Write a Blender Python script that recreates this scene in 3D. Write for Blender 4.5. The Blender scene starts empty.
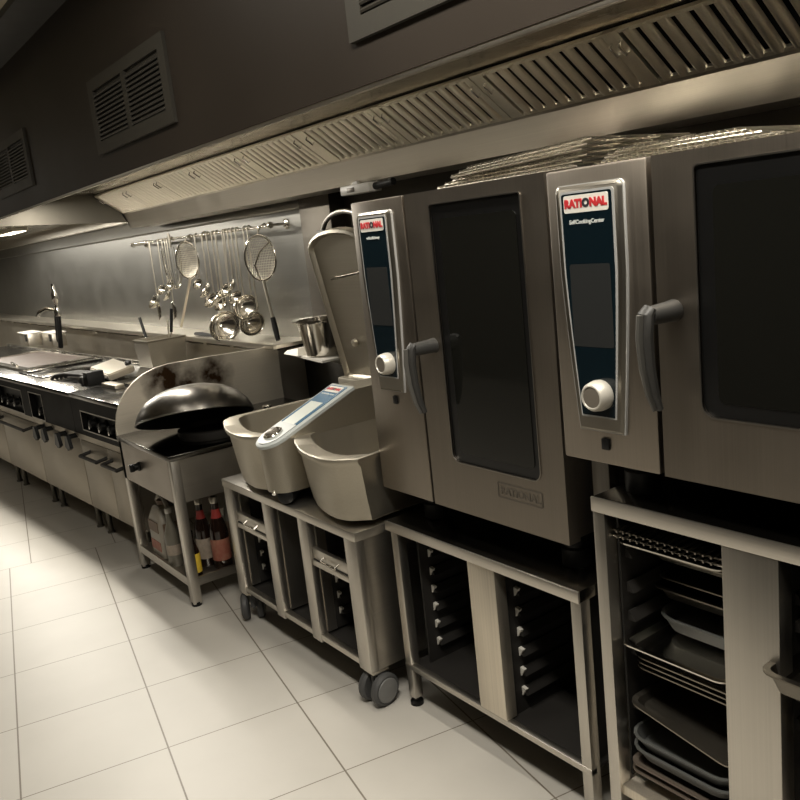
import bpy, bmesh, math, random
from mathutils import Vector, Matrix
random.seed(7)
PI = math.pi
SC = bpy.context.scene
COL = SC.collection

# ------------------------------------------------------------------ materials
def mat_base(name):
    m = bpy.data.materials.new(name); m.use_nodes = True
    nt = m.node_tree; b = nt.nodes['Principled BSDF']
    return m, nt, b

def plain(name, col, rough=.5, metal=0., spec=.5, coat=0., var=.0, scale=8.):
    m, nt, b = mat_base(name)
    b.inputs['Base Color'].default_value = (*col, 1)
    b.inputs['Roughness'].default_value = rough
    b.inputs['Metallic'].default_value = metal
    b.inputs['Specular IOR Level'].default_value = spec
    b.inputs['Coat Weight'].default_value = coat
    tc = nt.nodes.new('ShaderNodeTexCoord'); no = nt.nodes.new('ShaderNodeTexNoise')
    no.inputs['Scale'].default_value = scale; no.inputs['Detail'].default_value = 5
    nt.links.new(tc.outputs['Object'], no.inputs['Vector'])
    mr = nt.nodes.new('ShaderNodeMapRange')
    mr.inputs['To Min'].default_value = max(.02, rough - .06); mr.inputs['To Max'].default_value = rough + .06
    nt.links.new(no.outputs['Fac'], mr.inputs['Value']); nt.links.new(mr.outputs['Result'], b.inputs['Roughness'])
    if var > 0:
        mx = nt.nodes.new('ShaderNodeMix'); mx.data_type = 'RGBA'
        mx.inputs['A'].default_value = (*[c * (1 - var) for c in col], 1)
        mx.inputs['B'].default_value = (*[min(1, c * (1 + var)) for c in col], 1)
        nt.links.new(no.outputs['Fac'], mx.inputs['Factor']); nt.links.new(mx.outputs['Result'], b.inputs['Base Color'])
    return m

def steel(name, col=(.56, .53, .48), rough=.3, axis='x', var=.1, bump=.02, smear=.08):
    """brushed stainless: grain runs along `axis`, large faint smears in the gloss"""
    m, nt, b = mat_base(name)
    b.inputs['Metallic'].default_value = 1
    N = nt.nodes.new; L = nt.links.new
    tc = N('ShaderNodeTexCoord'); mp = N('ShaderNodeMapping')
    s = {'x': (1.2, 260, 260), 'y': (260, 1.2, 260), 'z': (260, 260, 1.2)}[axis]
    mp.inputs['Scale'].default_value = s
    L(tc.outputs['Object'], mp.inputs['Vector'])
    n1 = N('ShaderNodeTexNoise'); n1.inputs['Scale'].default_value = 1; n1.inputs['Detail'].default_value = 3
    L(mp.outputs['Vector'], n1.inputs['Vector'])
    n2 = N('ShaderNodeTexNoise'); n2.inputs['Scale'].default_value = 5; n2.inputs['Detail'].default_value = 4
    L(tc.outputs['Object'], n2.inputs['Vector'])
    ad = N('ShaderNodeMath'); ad.operation = 'MULTIPLY_ADD'
    ad.inputs[1].default_value = smear * 2; ad.inputs[2].default_value = rough - smear
    L(n2.outputs['Fac'], ad.inputs[0])
    a2 = N('ShaderNodeMath'); a2.operation = 'MULTIPLY_ADD'; a2.inputs[1].default_value = .08
    L(n1.outputs['Fac'], a2.inputs[0]); L(ad.outputs[0], a2.inputs[2])
    L(a2.outputs[0], b.inputs['Roughness'])
    mx = N('ShaderNodeMix'); mx.data_type = 'RGBA'
    mx.inputs['A'].default_value = (*[c * (1 - var) for c in col], 1)
    mx.inputs['B'].default_value = (*[min(1, c * (1 + var)) for c in col], 1)
    L(n1.outputs['Fac'], mx.inputs['Factor']); L(mx.outputs['Result'], b.inputs['Base Color'])
    if bump:
        bp = N('ShaderNodeBump'); bp.inputs['Strength'].default_value = bump; bp.inputs['Distance'].default_value = .002
        L(n1.outputs['Fac'], bp.inputs['Height']); L(bp.outputs['Normal'], b.inputs['Normal'])
    return m

M = {}
M['steel'] = steel('brushed_steel', axis='x')
M['steel_z'] = steel('brushed_steel_vertical', axis='z')
M['steel_y'] = steel('brushed_steel_depth', axis='y')
M['oven'] = steel('oven_steel', (.26, .23, .195), .34, 'z')
M['pan'] = steel('pan_steel', (.40, .37, .31), .40, 'x', smear=.05)
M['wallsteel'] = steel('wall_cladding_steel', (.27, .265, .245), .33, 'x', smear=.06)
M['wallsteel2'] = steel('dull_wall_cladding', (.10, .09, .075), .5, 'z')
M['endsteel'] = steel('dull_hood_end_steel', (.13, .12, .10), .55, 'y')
M['rim'] = plain('dull_rim_metal', (.30, .28, .25), .3, 1)
M['hood'] = steel('hood_steel', (.58, .54, .47), .3, 'x', smear=.1)
M['filter'] = steel('filter_steel', (.84, .79, .68), .3, 'y', bump=0)
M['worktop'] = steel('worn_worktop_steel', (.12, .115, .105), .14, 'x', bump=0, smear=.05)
M['dullmirror'] = steel('dark_reflection_steel', (.2, .185, .16), .16, 'x', smear=.05)  # darkened so the stand tops carry the dark reflection under the ovens
M['footsteel'] = plain('dull_foot_steel', (.13, .12, .10), .5, 1)
M['pol'] = plain('polished_steel', (.72, .69, .63), .16, 1, var=.08)
M['satin'] = plain('satin_steel', (.62, .58, .5), .34, 1, var=.08)
M['front'] = plain('range_front_steel', (.36, .325, .27), .5, .8, var=.05, scale=3)
M['chrome'] = plain('chrome', (.82, .8, .76), .1, 1)
M['bezel'] = plain('steel_bezel', (.36, .335, .29), .3, 1)
M['darksteel'] = plain('near_black_steel', (.009, .0085, .008), .42, 0, .2, var=.2)  # near-black tone for baffle backs, hood backing, pan base and conduit
M['interior'] = plain('painted_shade_interior', (.022, .02, .018), .55, .2, var=.2)  # near-black colour paints the shade on steel inside stands and cart
M['black'] = plain('black_plastic', (.006, .006, .006), .4, 0, .25)
M['rubber'] = plain('grey_wheel_rubber', (.06, .06, .06), .55)
M['wheel'] = plain('grey_wheel_disc', (.17, .17, .165), .4)
M['greyplastic'] = plain('grey_handle_plastic', (.032, .031, .029), .4, 0, .3)
M['gripface'] = plain('grip_face_metal', (.10, .096, .086), .42, .4)
M['blue'] = plain('dark_blue_glass', (.003, .0075, .0105), .12, 0, .35)
M['blue_l'] = plain('mid_blue_glass', (.06, .135, .22), .15, 0, .5)
M['screen'] = plain('dark_screen_glass', (.02, .021, .021), .16, 0, .5)
M['palescreen'] = plain('pale_screen_reflection', (.50, .53, .49), .3)  # bright reflection on the screen painted as pale colour
M['glass'] = plain('black_oven_glass', (.006, .006, .005), .06, 0, .5)
M['seal'] = plain('black_glass_border', (.004, .004, .004), .3)
M['white'] = plain('white_enamel', (.58, .56, .51), .4)
M['red'] = plain('red_print', (.42, .02, .025), .5)
M['ink'] = plain('dark_print', (.02, .02, .025), .5)
M['paleink'] = plain('pale_print', (.55, .57, .55), .5)
M['etch'] = plain('etched_grey', (.12, .105, .085), .6, .6)
M['knobw'] = plain('pale_knob', (.50, .475, .42), .32, .25)
M['knobface'] = plain('brown_grey_knob_face', (.16, .14, .115), .4, .3)
M['bulk'] = plain('dark_brown_panel', (.026, .020, .015), .5, 0, .2, var=.25, scale=2)
M['vent'] = plain('grey_brown_grille', (.04, .036, .028), .55, .2, var=.1)
M['ceil'] = plain('beige_ceiling', (.36, .32, .24), .8)
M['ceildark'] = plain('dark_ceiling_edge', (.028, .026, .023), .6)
M['wallfront'] = plain('brown_wall', (.045, .038, .03), .6, var=.15)
M['walldark'] = plain('dark_tiled_wall', (.05, .046, .04), .5, var=.2)
M['wok'] = plain('seasoned_wok_steel', (.16, .15, .135), .3, 1, var=.55, scale=14)
M['wokin'] = plain('dark_wok_inside', (.008, .008, .008), .55)  # inside coloured near black, much darker than the outer bowl
M['iron'] = plain('cast_iron', (.02, .018, .016), .6, .3)
M['griddle'] = plain('browned_griddle', (.040, .026, .018), .5, .2, var=.4, scale=9)
M['bottle'] = plain('dark_bottle_glass', (.012, .006, .004), .1)
M['clearb'] = plain('cloudy_plastic', (.13, .12, .095), .35)
M['jug'] = plain('pale_plastic_jug', (.26, .235, .195), .45, var=.15)
M['brownlabel'] = plain('brown_label', (.13, .085, .055), .6)
M['palelabel'] = plain('cream_label', (.30, .25, .2), .6, var=.5, scale=45)
M['redlabel'] = plain('red_label', (.24, .03, .022), .6, var=.6, scale=45)
for nd in M['redlabel'].node_tree.nodes:
    if nd.type == 'MIX': nd.inputs['A'].default_value = (.23, .018, .014, 1); nd.inputs['B'].default_value = (.34, .20, .13, 1)
    if nd.type == 'TEX_NOISE': nd.inputs['Scale'].default_value = 38; nd.inputs['Detail'].default_value = 2
M['yellowlabel'] = plain('yellow_label', (.75, .52, .05), .6, var=.3, scale=45)
M['capred'] = plain('red_neck_foil', (.25, .025, .02), .45)
M['tray'] = steel('used_tray_steel', (.27, .245, .205), .36, 'x', bump=0)
M['darktray'] = steel('dark_tray_steel', (.16, .145, .12), .3, 'x', bump=0)
M['fascia'] = plain('black_fascia', (.010, .0095, .009), .5, 0, .05)
M['silver'] = plain('silver_trim', (.42, .42, .41), .3, .3)
M['palegrey'] = plain('pale_grey_plastic', (.36, .38, .37), .4)
M['wallmid'] = plain('mid_grey_wall', (.13, .12, .10), .6)
M['greytub'] = plain('grey_plastic_tub', (.085, .087, .083), .45)
M['browntray'] = plain('brown_enamel_tray', (.16, .13, .105), .4, .4)
M['wood'] = steel('worn_pale_steel', (.74, .68, .58), .42, 'z', var=.16)
M['paper'] = plain('white_cloth', (.78, .75, .68), .7)
M['hose'] = plain('steel_hose', (.5, .48, .45), .3, 1)

def floor_mat():
    m, nt, b = mat_base('pale_floor_tiles')
    N = nt.nodes.new; L = nt.links.new
    SU, ANG, OX, OY = .47, 1.3834, -4.5917, .6342
    tc = N('ShaderNodeTexCoord'); mp = N('ShaderNodeMapping'); mp.vector_type = 'TEXTURE'
    mp.inputs['Location'].default_value = (OX, OY, 0); mp.inputs['Rotation'].default_value = (0, 0, ANG)
    L(tc.outputs['Object'], mp.inputs['Vector'])
    sx = N('ShaderNodeSeparateXYZ'); L(mp.outputs['Vector'], sx.inputs[0])
    # a run of tiles further back is laid half a step aside
    gt = N('ShaderNodeMath'); gt.operation = 'GREATER_THAN'; gt.inputs[1].default_value = SU
    L(sx.outputs['Y'], gt.inputs[0])
    ma = N('ShaderNodeMath'); ma.operation = 'MULTIPLY_ADD'; ma.inputs[1].default_value = -.115
    L(gt.outputs[0], ma.inputs[0]); L(sx.outputs['X'], ma.inputs[2])
    cells = []
    for src, w in ((ma.outputs[0], .0058), (sx.outputs['Y'], .0042)):
        dv = N('ShaderNodeMath'); dv.operation = 'DIVIDE'; dv.inputs[1].default_value = SU; L(src, dv.inputs[0])
        rd = N('ShaderNodeMath'); rd.operation = 'ROUND'; L(dv.outputs[0], rd.inputs[0])
        sb = N('ShaderNodeMath'); sb.operation = 'SUBTRACT'; L(dv.outputs[0], sb.inputs[0]); L(rd.outputs[0], sb.inputs[1])
        ab = N('ShaderNodeMath'); ab.operation = 'ABSOLUTE'; L(sb.outputs[0], ab.inputs[0])
        lt = N('ShaderNodeMath'); lt.operation = 'LESS_THAN'; lt.inputs[1].default_value = w / 2 / SU; L(ab.outputs[0], lt.inputs[0])
        fl = N('ShaderNodeMath'); fl.operation = 'FLOOR'; L(dv.outputs[0], fl.inputs[0])
        cells.append((lt, fl))
    gr = N('ShaderNodeMath'); gr.operation = 'MAXIMUM'; L(cells[0][0].outputs[0], gr.inputs[0]); L(cells[1][0].outputs[0], gr.inputs[1])
    cb = N('ShaderNodeCombineXYZ'); L(cells[0][1].outputs[0], cb.inputs[0]); L(cells[1][1].outputs[0], cb.inputs[1])
    wn = N('ShaderNodeTexWhiteNoise'); L(cb.outputs[0], wn.inputs['Vector'])
    n1 = N('ShaderNodeTexNoise'); n1.inputs['Scale'].default_value = 3.5; n1.inputs['Detail'].default_value = 6
    L(tc.outputs['Object'], n1.inputs['Vector'])
    ad = N('ShaderNodeMath'); ad.operation = 'MULTIPLY_ADD'; ad.inputs[1].default_value = .25
    L(wn.outputs['Value'], ad.inputs[0]); L(n1.outputs['Fac'], ad.inputs[2])
    mx = N('ShaderNodeMix'); mx.data_type = 'RGBA'
    mx.inputs['A'].default_value = (.43, .41, .37, 1); mx.inputs['B'].default_value = (.52, .495, .45, 1)
    L(ad.outputs[0], mx.inputs['Factor'])
    m2 = N('ShaderNodeMix'); m2.data_type = 'RGBA'; m2.inputs['B'].default_value = (.17, .145, .115, 1)
    L(gr.outputs[0], m2.inputs['Factor']); L(mx.outputs['Result'], m2.inputs['A'])
    L(m2.outputs['Result'], b.inputs['Base Color'])
    b.inputs['Roughness'].default_value = .42
    bp = N('ShaderNodeBump'); bp.invert = True; bp.inputs['Strength'].default_value = .3; bp.inputs['Distance'].default_value = .003
    L(gr.outputs[0], bp.inputs['Height']); L(bp.outputs['Normal'], b.inputs['Normal'])
    return m
M['floor'] = floor_mat()

def splash_mat():
    """steel splash plate with two burnt patches where the flames lick it (world y, z)"""
    m = steel('scorched_splash_steel', (.70, .65, .56), .48, 'y')
    nt = m.node_tree; b = nt.nodes['Principled BSDF']; N = nt.nodes.new; L = nt.links.new
    old = b.inputs['Base Color'].links[0].from_socket
    gi = N('ShaderNodeNewGeometry')
    acc = None
    for cy, cz, r in ((1.575, 1.0, .13), (1.842, .965, .12), (1.70, .955, .10)):
        sp = N('ShaderNodeVectorMath'); sp.operation = 'DISTANCE'; sp.inputs[1].default_value = (-4.395, cy, cz)
        L(gi.outputs['Position'], sp.inputs[0])
        mr = N('ShaderNodeMapRange'); mr.inputs['From Min'].default_value = r * 1.5; mr.inputs['From Max'].default_value = 0
        L(sp.outputs['Value'], mr.inputs['Value'])
        if acc is None: acc = mr.outputs['Result']
        else:
            a = N('ShaderNodeMath'); a.operation = 'MAXIMUM'; L(acc, a.inputs[0]); L(mr.outputs['Result'], a.inputs[1]); acc = a.outputs[0]
    no = N('ShaderNodeTexNoise'); no.inputs['Scale'].default_value = 14; no.inputs['Detail'].default_value = 6
    L(gi.outputs['Position'], no.inputs['Vector'])
    mu = N('ShaderNodeMath'); mu.operation = 'MULTIPLY'; L(acc, mu.inputs[0]); L(no.outputs['Fac'], mu.inputs[1])
    cr = N('ShaderNodeMapRange'); cr.inputs['From Min'].default_value = .10; cr.inputs['From Max'].default_value = .42
    L(mu.outputs[0], cr.inputs['Value'])
    mx = N('ShaderNodeMix'); mx.data_type = 'RGBA'; mx.inputs['B'].default_value = (.05, .028, .014, 1)
    L(cr.outputs['Result'], mx.inputs['Factor']); L(old, mx.inputs['A']); L(mx.outputs['Result'], b.inputs['Base Color'])
    return m
M['splash'] = splash_mat()

def emit(name, col, s):
    m, nt, b = mat_base(name)
    b.inputs['Base Color'].default_value = (.8, .8, .78, 1)
    b.inputs['Emission Color'].default_value = (*col, 1); b.inputs['Emission Strength'].default_value = s
    return m
M['lamp'] = emit('lamp_reflection_glow', (1, .88, .66), 5)  # glow for lamp reflections on the far hood

# ------------------------------------------------------------------ geometry
class MB:
    def __init__(s): s.bm = bmesh.new()
    def box(s, x0, x1, y0, y1, z0, z1, bev=0., seg=2):
        r = bmesh.ops.create_cube(s.bm, size=1)
        sc = Matrix.Diagonal((abs(x1 - x0), abs(y1 - y0), abs(z1 - z0), 1))
        bmesh.ops.transform(s.bm, matrix=Matrix.Translation(((x0 + x1) / 2, (y0 + y1) / 2, (z0 + z1) / 2)) @ sc, verts=r['verts'])
        if bev > 0:
            es = {e for v in r['verts'] for e in v.link_edges}
            bmesh.ops.bevel(s.bm, geom=list(es), offset=bev, segments=seg, affect='EDGES', profile=.5)
        return s
    def obox(s, c, ax, size, bev=0.):
        """oriented box: centre, three axes, sizes"""
        r = bmesh.ops.create_cube(s.bm, size=1)
        a = [Vector(v).normalized() * k for v, k in zip(ax, size)]
        mt = Matrix(((a[0].x, a[1].x, a[2].x, c[0]), (a[0].y, a[1].y, a[2].y, c[1]), (a[0].z, a[1].z, a[2].z, c[2]), (0, 0, 0, 1)))
        bmesh.ops.transform(s.bm, matrix=mt, verts=r['verts'])
        if bev > 0:
            es = {e for v in r['verts'] for e in v.link_edges}
            bmesh.ops.bevel(s.bm, geom=list(es), offset=bev, segments=2, affect='EDGES')
        return s
    def ring(s, c, u, v, r, n, r2=None):
        r2 = r2 or r
        return [s.bm.verts.new(Vector(c) + u * (math.cos(2 * PI * i / n) * r) + v * (math.sin(2 * PI * i / n) * r2)) for i in range(n)]
    def bridge(s, a, b):
        n = len(a)
        for i in range(n): s.bm.faces.new((a[i], a[(i + 1) % n], b[(i + 1) % n], b[i]))
    @staticmethod
    def basis(d):
        d = Vector(d).normalized(); t = Vector((0, 0, 1)) if abs(d.z) < .9 else Vector((1, 0, 0))
        u = d.cross(t).normalized(); return d, u, d.cross(u).normalized()
    def lathe(s, prof, o=(0, 0, 0), axis=(0, 0, 1), n=28, sx=1., cap0=True, cap1=True):
        d, u, v = s.basis(axis); o = Vector(o); rs = []
        for r, h in prof: rs.append(s.ring(o + d * h, u, v, max(r, 1e-4), n, max(r, 1e-4) * sx))
        for a, b in zip(rs, rs[1:]): s.bridge(a, b)
        if cap0: s.bm.faces.new(rs[0][::-1])
        if cap1: s.bm.faces.new(rs[-1])
        return s
    def cyl(s, p0, p1, r, r2=None, n=20):
        p0 = Vector(p0); p1 = Vector(p1); d = p1 - p0
        return s.lathe([(r, 0), (r if r2 is None else r2, d.length)], p0, d, n)
    def path(s, pts, r, n=8, closed=False, flat=1.):
        pts = [Vector(p) for p in pts]; k = len(pts); rs = []; up = None
        for i, p in enumerate(pts):
            if closed: d = pts[(i + 1) % k] - pts[i - 1]
            else: d = pts[min(i + 1, k - 1)] - pts[max(i - 1, 0)]
            d.normalize()
            if up is None: _, u, v = s.basis(d)
            else:
                u = (up - d * up.dot(d)).normalized(); v = d.cross(u).normalized()
            up = u; rr = r[i] if isinstance(r, (list, tuple)) else r
            rs.append(s.ring(p, u, v, rr, n, rr * flat))
        for a, b in zip(rs, rs[1:]): s.bridge(a, b)
        if closed: s.bridge(rs[-1], rs[0])
        else: s.bm.faces.new(rs[0][::-1]); s.bm.faces.new(rs[-1])
        return s
    def prism(s, poly, vec):
        """poly: 3D points of a planar outline, extruded along vec"""
        vec = Vector(vec)
        a = [s.bm.verts.new(Vector(p)) for p in poly]; b = [s.bm.verts.new(Vector(p) + vec) for p in poly]
        s.bridge(a, b); s.bm.faces.new(a[::-1]); s.bm.faces.new(b)
        return s
    def frame(s, outer, inner, vec):
        """outline with a hole (same point count), extruded"""
        vec = Vector(vec); V = s.bm.verts.new
        A = [V(Vector(p)) for p in outer]; B = [V(Vector(p)) for p in inner]
        C = [V(Vector(p) + vec) for p in outer]; D = [V(Vector(p) + vec) for p in inner]
        s.bridge(A, C); s.bridge(D, B); s.bridge(B, A); s.bridge(C, D)
        return s
    def loft(s, rings, cap0=True, cap1=True):
        rs = [[s.bm.verts.new(Vector(p)) for p in r] for r in rings]
        for a, b in zip(rs, rs[1:]): s.bridge(a, b)
        if cap0: s.bm.faces.new(rs[0][::-1])
        if cap1: s.bm.faces.new(rs[-1])
        return s

def rrect(x0, x1, z0, z1, r, n=5):
    """rounded rectangle outline (x, z) counter-clockwise"""
    out = []
    rr = r if isinstance(r, (list, tuple)) else [r] * 4
    for (cx, cz, a0), q in zip(((x1, z1, 0), (x0, z1, 90), (x0, z0, 180), (x1, z0, 270)), rr):
        ox = cx - q if cx == x1 else cx + q; oz = cz - q if cz == z1 else cz + q
        for i in range(n + 1):
            a = math.radians(a0 + 90 * i / n); out.append((ox + q * math.cos(a), oz + q * math.sin(a)))
    return out

# ------------------------------------------------------------------ object tree
TURN = None        # (pivot, angle): the cooking line at the far left stands slightly turned
ORG = {}
def tag(o, label=None, cat=None, group=None, kind=None):
    for k, v in (('label', label), ('category', cat), ('group', group), ('kind', kind)):
        if v: o[k] = v
    return o
def seat(o, loc):
    loc = Vector(loc)
    if TURN:
        pv, a = TURN; R = Matrix.Rotation(a, 3, 'Z'); o.location = Vector(pv) + R @ (loc - Vector(pv)); o.rotation_euler = (0, 0, a)
    else: o.location = loc
    return o
def thing(name, label, cat, loc, group=None):
    o = bpy.data.objects.new(name, None); COL.objects.link(o); o.empty_display_size = .1
    seat(o, loc); ORG[o.name] = Vector(loc)
    return tag(o, label, cat, group)
def finish(bm, name, mat, angle=35):
    bmesh.ops.recalc_face_normals(bm, faces=bm.faces)
    me = bpy.data.meshes.new(name); bm.to_mesh(me); bm.free()
    me.materials.append(mat)
    for p in me.polygons: p.use_smooth = True
    me.set_sharp_from_angle(angle=math.radians(angle))
    return me
def obj(name, mb, mat, parent=None, loc=None, label=None, cat=None, group=None, kind=None, angle=35):
    """mesh built in scene coordinates; re-based on its parent's or its own origin"""
    if isinstance(mat, str): mat = M[mat]
    o_ = ORG[parent.name] if parent else (Vector(loc) if loc is not None else Vector((0, 0, 0)))
    bmesh.ops.translate(mb.bm, vec=-o_, verts=mb.bm.verts)
    me = finish(mb.bm, name, mat, angle)
    o = bpy.data.objects.new(name, me); COL.objects.link(o); ORG[o.name] = o_.copy()
    if parent: o.parent = parent
    else: seat(o, o_)
    return tag(o, label, cat, group, kind)
def struct(name, mb, mat, parent=None):
    return obj(name, mb, mat, parent, kind=None if parent else 'structure')
def dup(o, parent=None, loc=None, label=None, group=None):
    c = o.copy(); COL.objects.link(c); ORG[c.name] = ORG[o.name]
    if parent: c.parent = parent
    if loc is not None: c.location = loc
    if label: c['label'] = label
    if group: c['group'] = group
    for ch in list(o.children): dup(ch, c)
    return c
def text(s, size, org, right, up, mat, parent, name, bold=0., depth=.0006, squeeze=1.):
    cu = bpy.data.curves.new(name, 'FONT'); cu.body = s; cu.size = size; cu.extrude = depth; cu.offset = bold
    cu.align_x = 'CENTER'; cu.align_y = 'CENTER'; cu.resolution_u = 3
    t = bpy.data.objects.new(name + '_source', cu); COL.objects.link(t)
    me = bpy.data.meshes.new_from_object(t.evaluated_get(bpy.context.evaluated_depsgraph_get()))
    bpy.data.objects.remove(t); bpy.data.curves.remove(cu)
    r = Vector(right).normalized(); u = Vector(up).normalized(); n = r.cross(u)
    o_ = ORG[parent.name]; p = Vector(org) - o_
    me.transform(Matrix(((r.x * squeeze, u.x, n.x, p.x), (r.y * squeeze, u.y, n.y, p.y), (r.z * squeeze, u.z, n.z, p.z), (0, 0, 0, 1))))
    me.materials.clear(); me.materials.append(M[mat]); me.name = name
    o = bpy.data.objects.new(name, me); COL.objects.link(o); o.parent = parent; ORG[o.name] = o_
    return o

def brand(size, org, right, up, parent, bold=.0016):
    """RATIONAL in red with a dark O, spaced from the real widths"""
    cu = bpy.data.curves.new('w', 'FONT'); cu.size = size
    t = bpy.data.objects.new('w', cu); COL.objects.link(t); ws = []
    for q in ('RATI', 'O', 'NAL'):
        cu.body = q; bpy.context.view_layer.update(); ws.append(t.dimensions.x)
    bpy.data.objects.remove(t); bpy.data.curves.remove(cu)
    g = size * .13; tot = sum(ws) + 2 * g; x = -tot / 2; r = Vector(right).normalized()
    for q, w_, m_ in zip(('RATI', 'O', 'NAL'), ws, ('red', 'ink', 'red')):
        text(q, size, Vector(org) + r * (x + w_ / 2), right, up, m_, parent, 'brand_lettering', bold); x += w_ + g
# ================================================================== SETTING
XL, XR, YB, YF, ZC = -13.2, 2.6, 2.52, -2.8, 2.8
struct('floor', MB().box(XL, XR, YF, YB, -.05, 0), 'floor')
struct('ceiling', MB().box(XL, XR, YF, YB, ZC, ZC + .05), 'ceil')
struct('wall_back', MB().box(XL, XR, YB, YB + .05, 0, ZC), 'walldark')
struct('wall_front', MB().box(XL, XR, YF - .05, YF, 0, ZC), 'wallfront')
struct('wall_left', MB().box(XL - .05, XL, YF, YB, 0, ZC), 'wallmid')
struct('wall_right', MB().box(XR, XR + .05, YF, YB, 0, ZC), 'wallfront')
struct('wall_bulkhead', MB().box(XL, XR, 1.24, 1.27, 2.005, ZC - .03), 'bulk')
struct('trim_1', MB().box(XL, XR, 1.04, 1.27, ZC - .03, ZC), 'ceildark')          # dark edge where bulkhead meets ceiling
struct('trim_2', MB().box(XL, -4.17, 2.45, 2.52, 1.08, 2.3), 'wallsteel')          # steel wall cladding
b = MB(); b.prism([(XL, 2.45, 1.94), (XL, 2.425, 1.835), (XL, 2.435, 1.825), (XL, 2.45, 1.828)], (-4.17 - XL, 0, 0))
struct('trim_3', b, 'wallsteel')                                                     # folded strip along the top of the cladding
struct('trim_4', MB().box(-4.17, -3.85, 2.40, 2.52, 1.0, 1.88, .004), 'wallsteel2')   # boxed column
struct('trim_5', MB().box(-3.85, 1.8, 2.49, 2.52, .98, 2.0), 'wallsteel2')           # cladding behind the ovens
# ledge with its slotted front and the upstand below it
b = MB(); b.box(XL, -4.29, 2.20, 2.45, 1.060, 1.080)
struct('trim_6', b, 'satin')
struct('trim_9', MB().box(XL, -4.29, 2.185, 2.20, 1.052, 1.086, .004), 'satin')
b = MB(); b.box(XL, -4.42, 2.24, 2.45, .55, 1.03)
struct('trim_7', b, 'hood')
b = MB(); x = -12.5
while x < -4.4:
    b.box(x, x + .05, 2.215, 2.45, 1.03, 1.055); x += .42
struct('trim_8', b, 'satin')

# ================================================================== EXTRACTOR HOOD
HX0, HX1 = -6.42, 1.6
hood = thing('extractor_hood', 'long stainless steel extractor hood with baffle filters over the cooking line', 'hood', (-2.5, 1.8, 1.88))
obj('front_lip', MB().box(HX0 - .02, HX1, 1.243, 1.258, 1.994, 2.010, .002), 'hood', hood)
cm = steel('hood_inner_steel', (.55, .51, .44), .2, 'x', smear=.12)
nt = cm.node_tree; bs = nt.nodes['Principled BSDF']
no = nt.nodes.new('ShaderNodeTexNoise'); no.inputs['Scale'].default_value = 7; no.inputs['Detail'].default_value = 3
tc = nt.nodes.new('ShaderNodeTexCoord'); nt.links.new(tc.outputs['Object'], no.inputs['Vector'])
bp = nt.nodes.new('ShaderNodeBump'); bp.inputs['Strength'].default_value = .3; bp.inputs['Distance'].default_value = .02
nt.links.new(no.outputs['Fac'], bp.inputs['Height']); nt.links.new(bp.outputs['Normal'], bs.inputs['Normal'])
obj('canopy_plate', MB().box(HX0, HX1, 1.27, 2.0, 2.14, 2.16), cm, hood)
tr = obj('grease_trough', MB().prism([(HX0, 2.165, 1.992), (HX0, 2.178, 1.998), (HX0, 2.185, 1.972), (HX0, 2.225, 1.878), (HX0, 2.40, 1.874), (HX0, 2.40, 1.9), (HX0, 2.24, 1.9), (HX0, 2.2, 1.97)][::-1], (HX1 - HX0, 0, 0)), 'hood', hood)
obj('rear_plenum', MB().box(HX0, HX1, 2.40, 2.515, 1.885, 2.3), 'wallsteel2', hood)
obj('backing_panel', MB().prism([(HX0, 2.23, 2.02), (HX0, 2.03, 2.16), (HX0, 2.03, 2.17), (HX0, 2.24, 2.03)], (HX1 - HX0, 0, 0)), 'darksteel', hood)
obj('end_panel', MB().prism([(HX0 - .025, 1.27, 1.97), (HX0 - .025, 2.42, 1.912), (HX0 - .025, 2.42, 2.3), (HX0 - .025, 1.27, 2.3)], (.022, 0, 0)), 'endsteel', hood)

FL = [-6.40, -5.80, -5.23, -4.63, -4.00, -3.36, -2.775, -2.18, -1.62, -1.03, -.44, .15]
Wf = .565
f0 = Vector((FL[0], 2.176, 1.998)); fu = Vector((0, -.19, .137)).normalized(); fn = Vector((0, -.137, -.19)).normalized()  # up-slope and outward normal
Lf = .232
def fpt(x, u, n): return f0 + Vector((x, 0, 0)) + fu * u + fn * n
flt = thing('grease_filter', 'x', 'filter', f0, 'baffle filters in the hood')
b = MB()
b.prism([fpt(0, 0, 0), fpt(0, .014, 0), fpt(0, .014, .012), fpt(0, 0, .012)], (Wf, 0, 0))
b.prism([fpt(0, Lf - .014, 0), fpt(0, Lf, 0), fpt(0, Lf, .012), fpt(0, Lf - .014, .012)], (Wf, 0, 0))
for xa, xb in ((0, .03), (Wf - .03, Wf)):
    b.prism([fpt(xa, 0, .002), fpt(xb, 0, .002), fpt(xb, 0, .014), fpt(xa, 0, .014)], fu * Lf)
obj('filter_frame', b, 'filter', flt)
b = MB(); NB = 9; pit = (Wf - .06) / NB
for i in range(NB):
    xa = .03 + i * pit; pr = []
    for k in range(9):
        a = PI * k / 8; pr.append(fpt(xa + pit * .5 - math.cos(a) * pit * .35, .006, .004 + math.sin(a) * .013))
    b.prism(pr, fu * (Lf - .012))
obj('baffles', b, 'filter', flt)
b = MB(); b.prism([fpt(.01, .006, -.022), fpt(Wf - .01, .006, -.022), fpt(Wf - .01, .006, -.018), fpt(.01, .006, -.018)], fu * (Lf - .012))
obj('baffle_back', b, 'darksteel', flt)
for xx in (.018, Wf - .018):
    b = MB(); b.path([fpt(xx, .15, .012), fpt(xx, .152, .028), fpt(xx, .19, .028), fpt(xx, .192, .012)], .0045, 8)
    obj('handle', b, 'chrome', flt)
for i in range(9):
    xa, xb = FL[i] + Wf - FL[0] + .002, FL[i + 1] - FL[0] - .002
    b = MB(); b.prism([fpt(xa, 0, .0), fpt(xb, 0, .0), fpt(xb, 0, .012), fpt(xa, 0, .012)], fu * Lf)
    obj('filter_divider', b, 'filter', hood)
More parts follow.
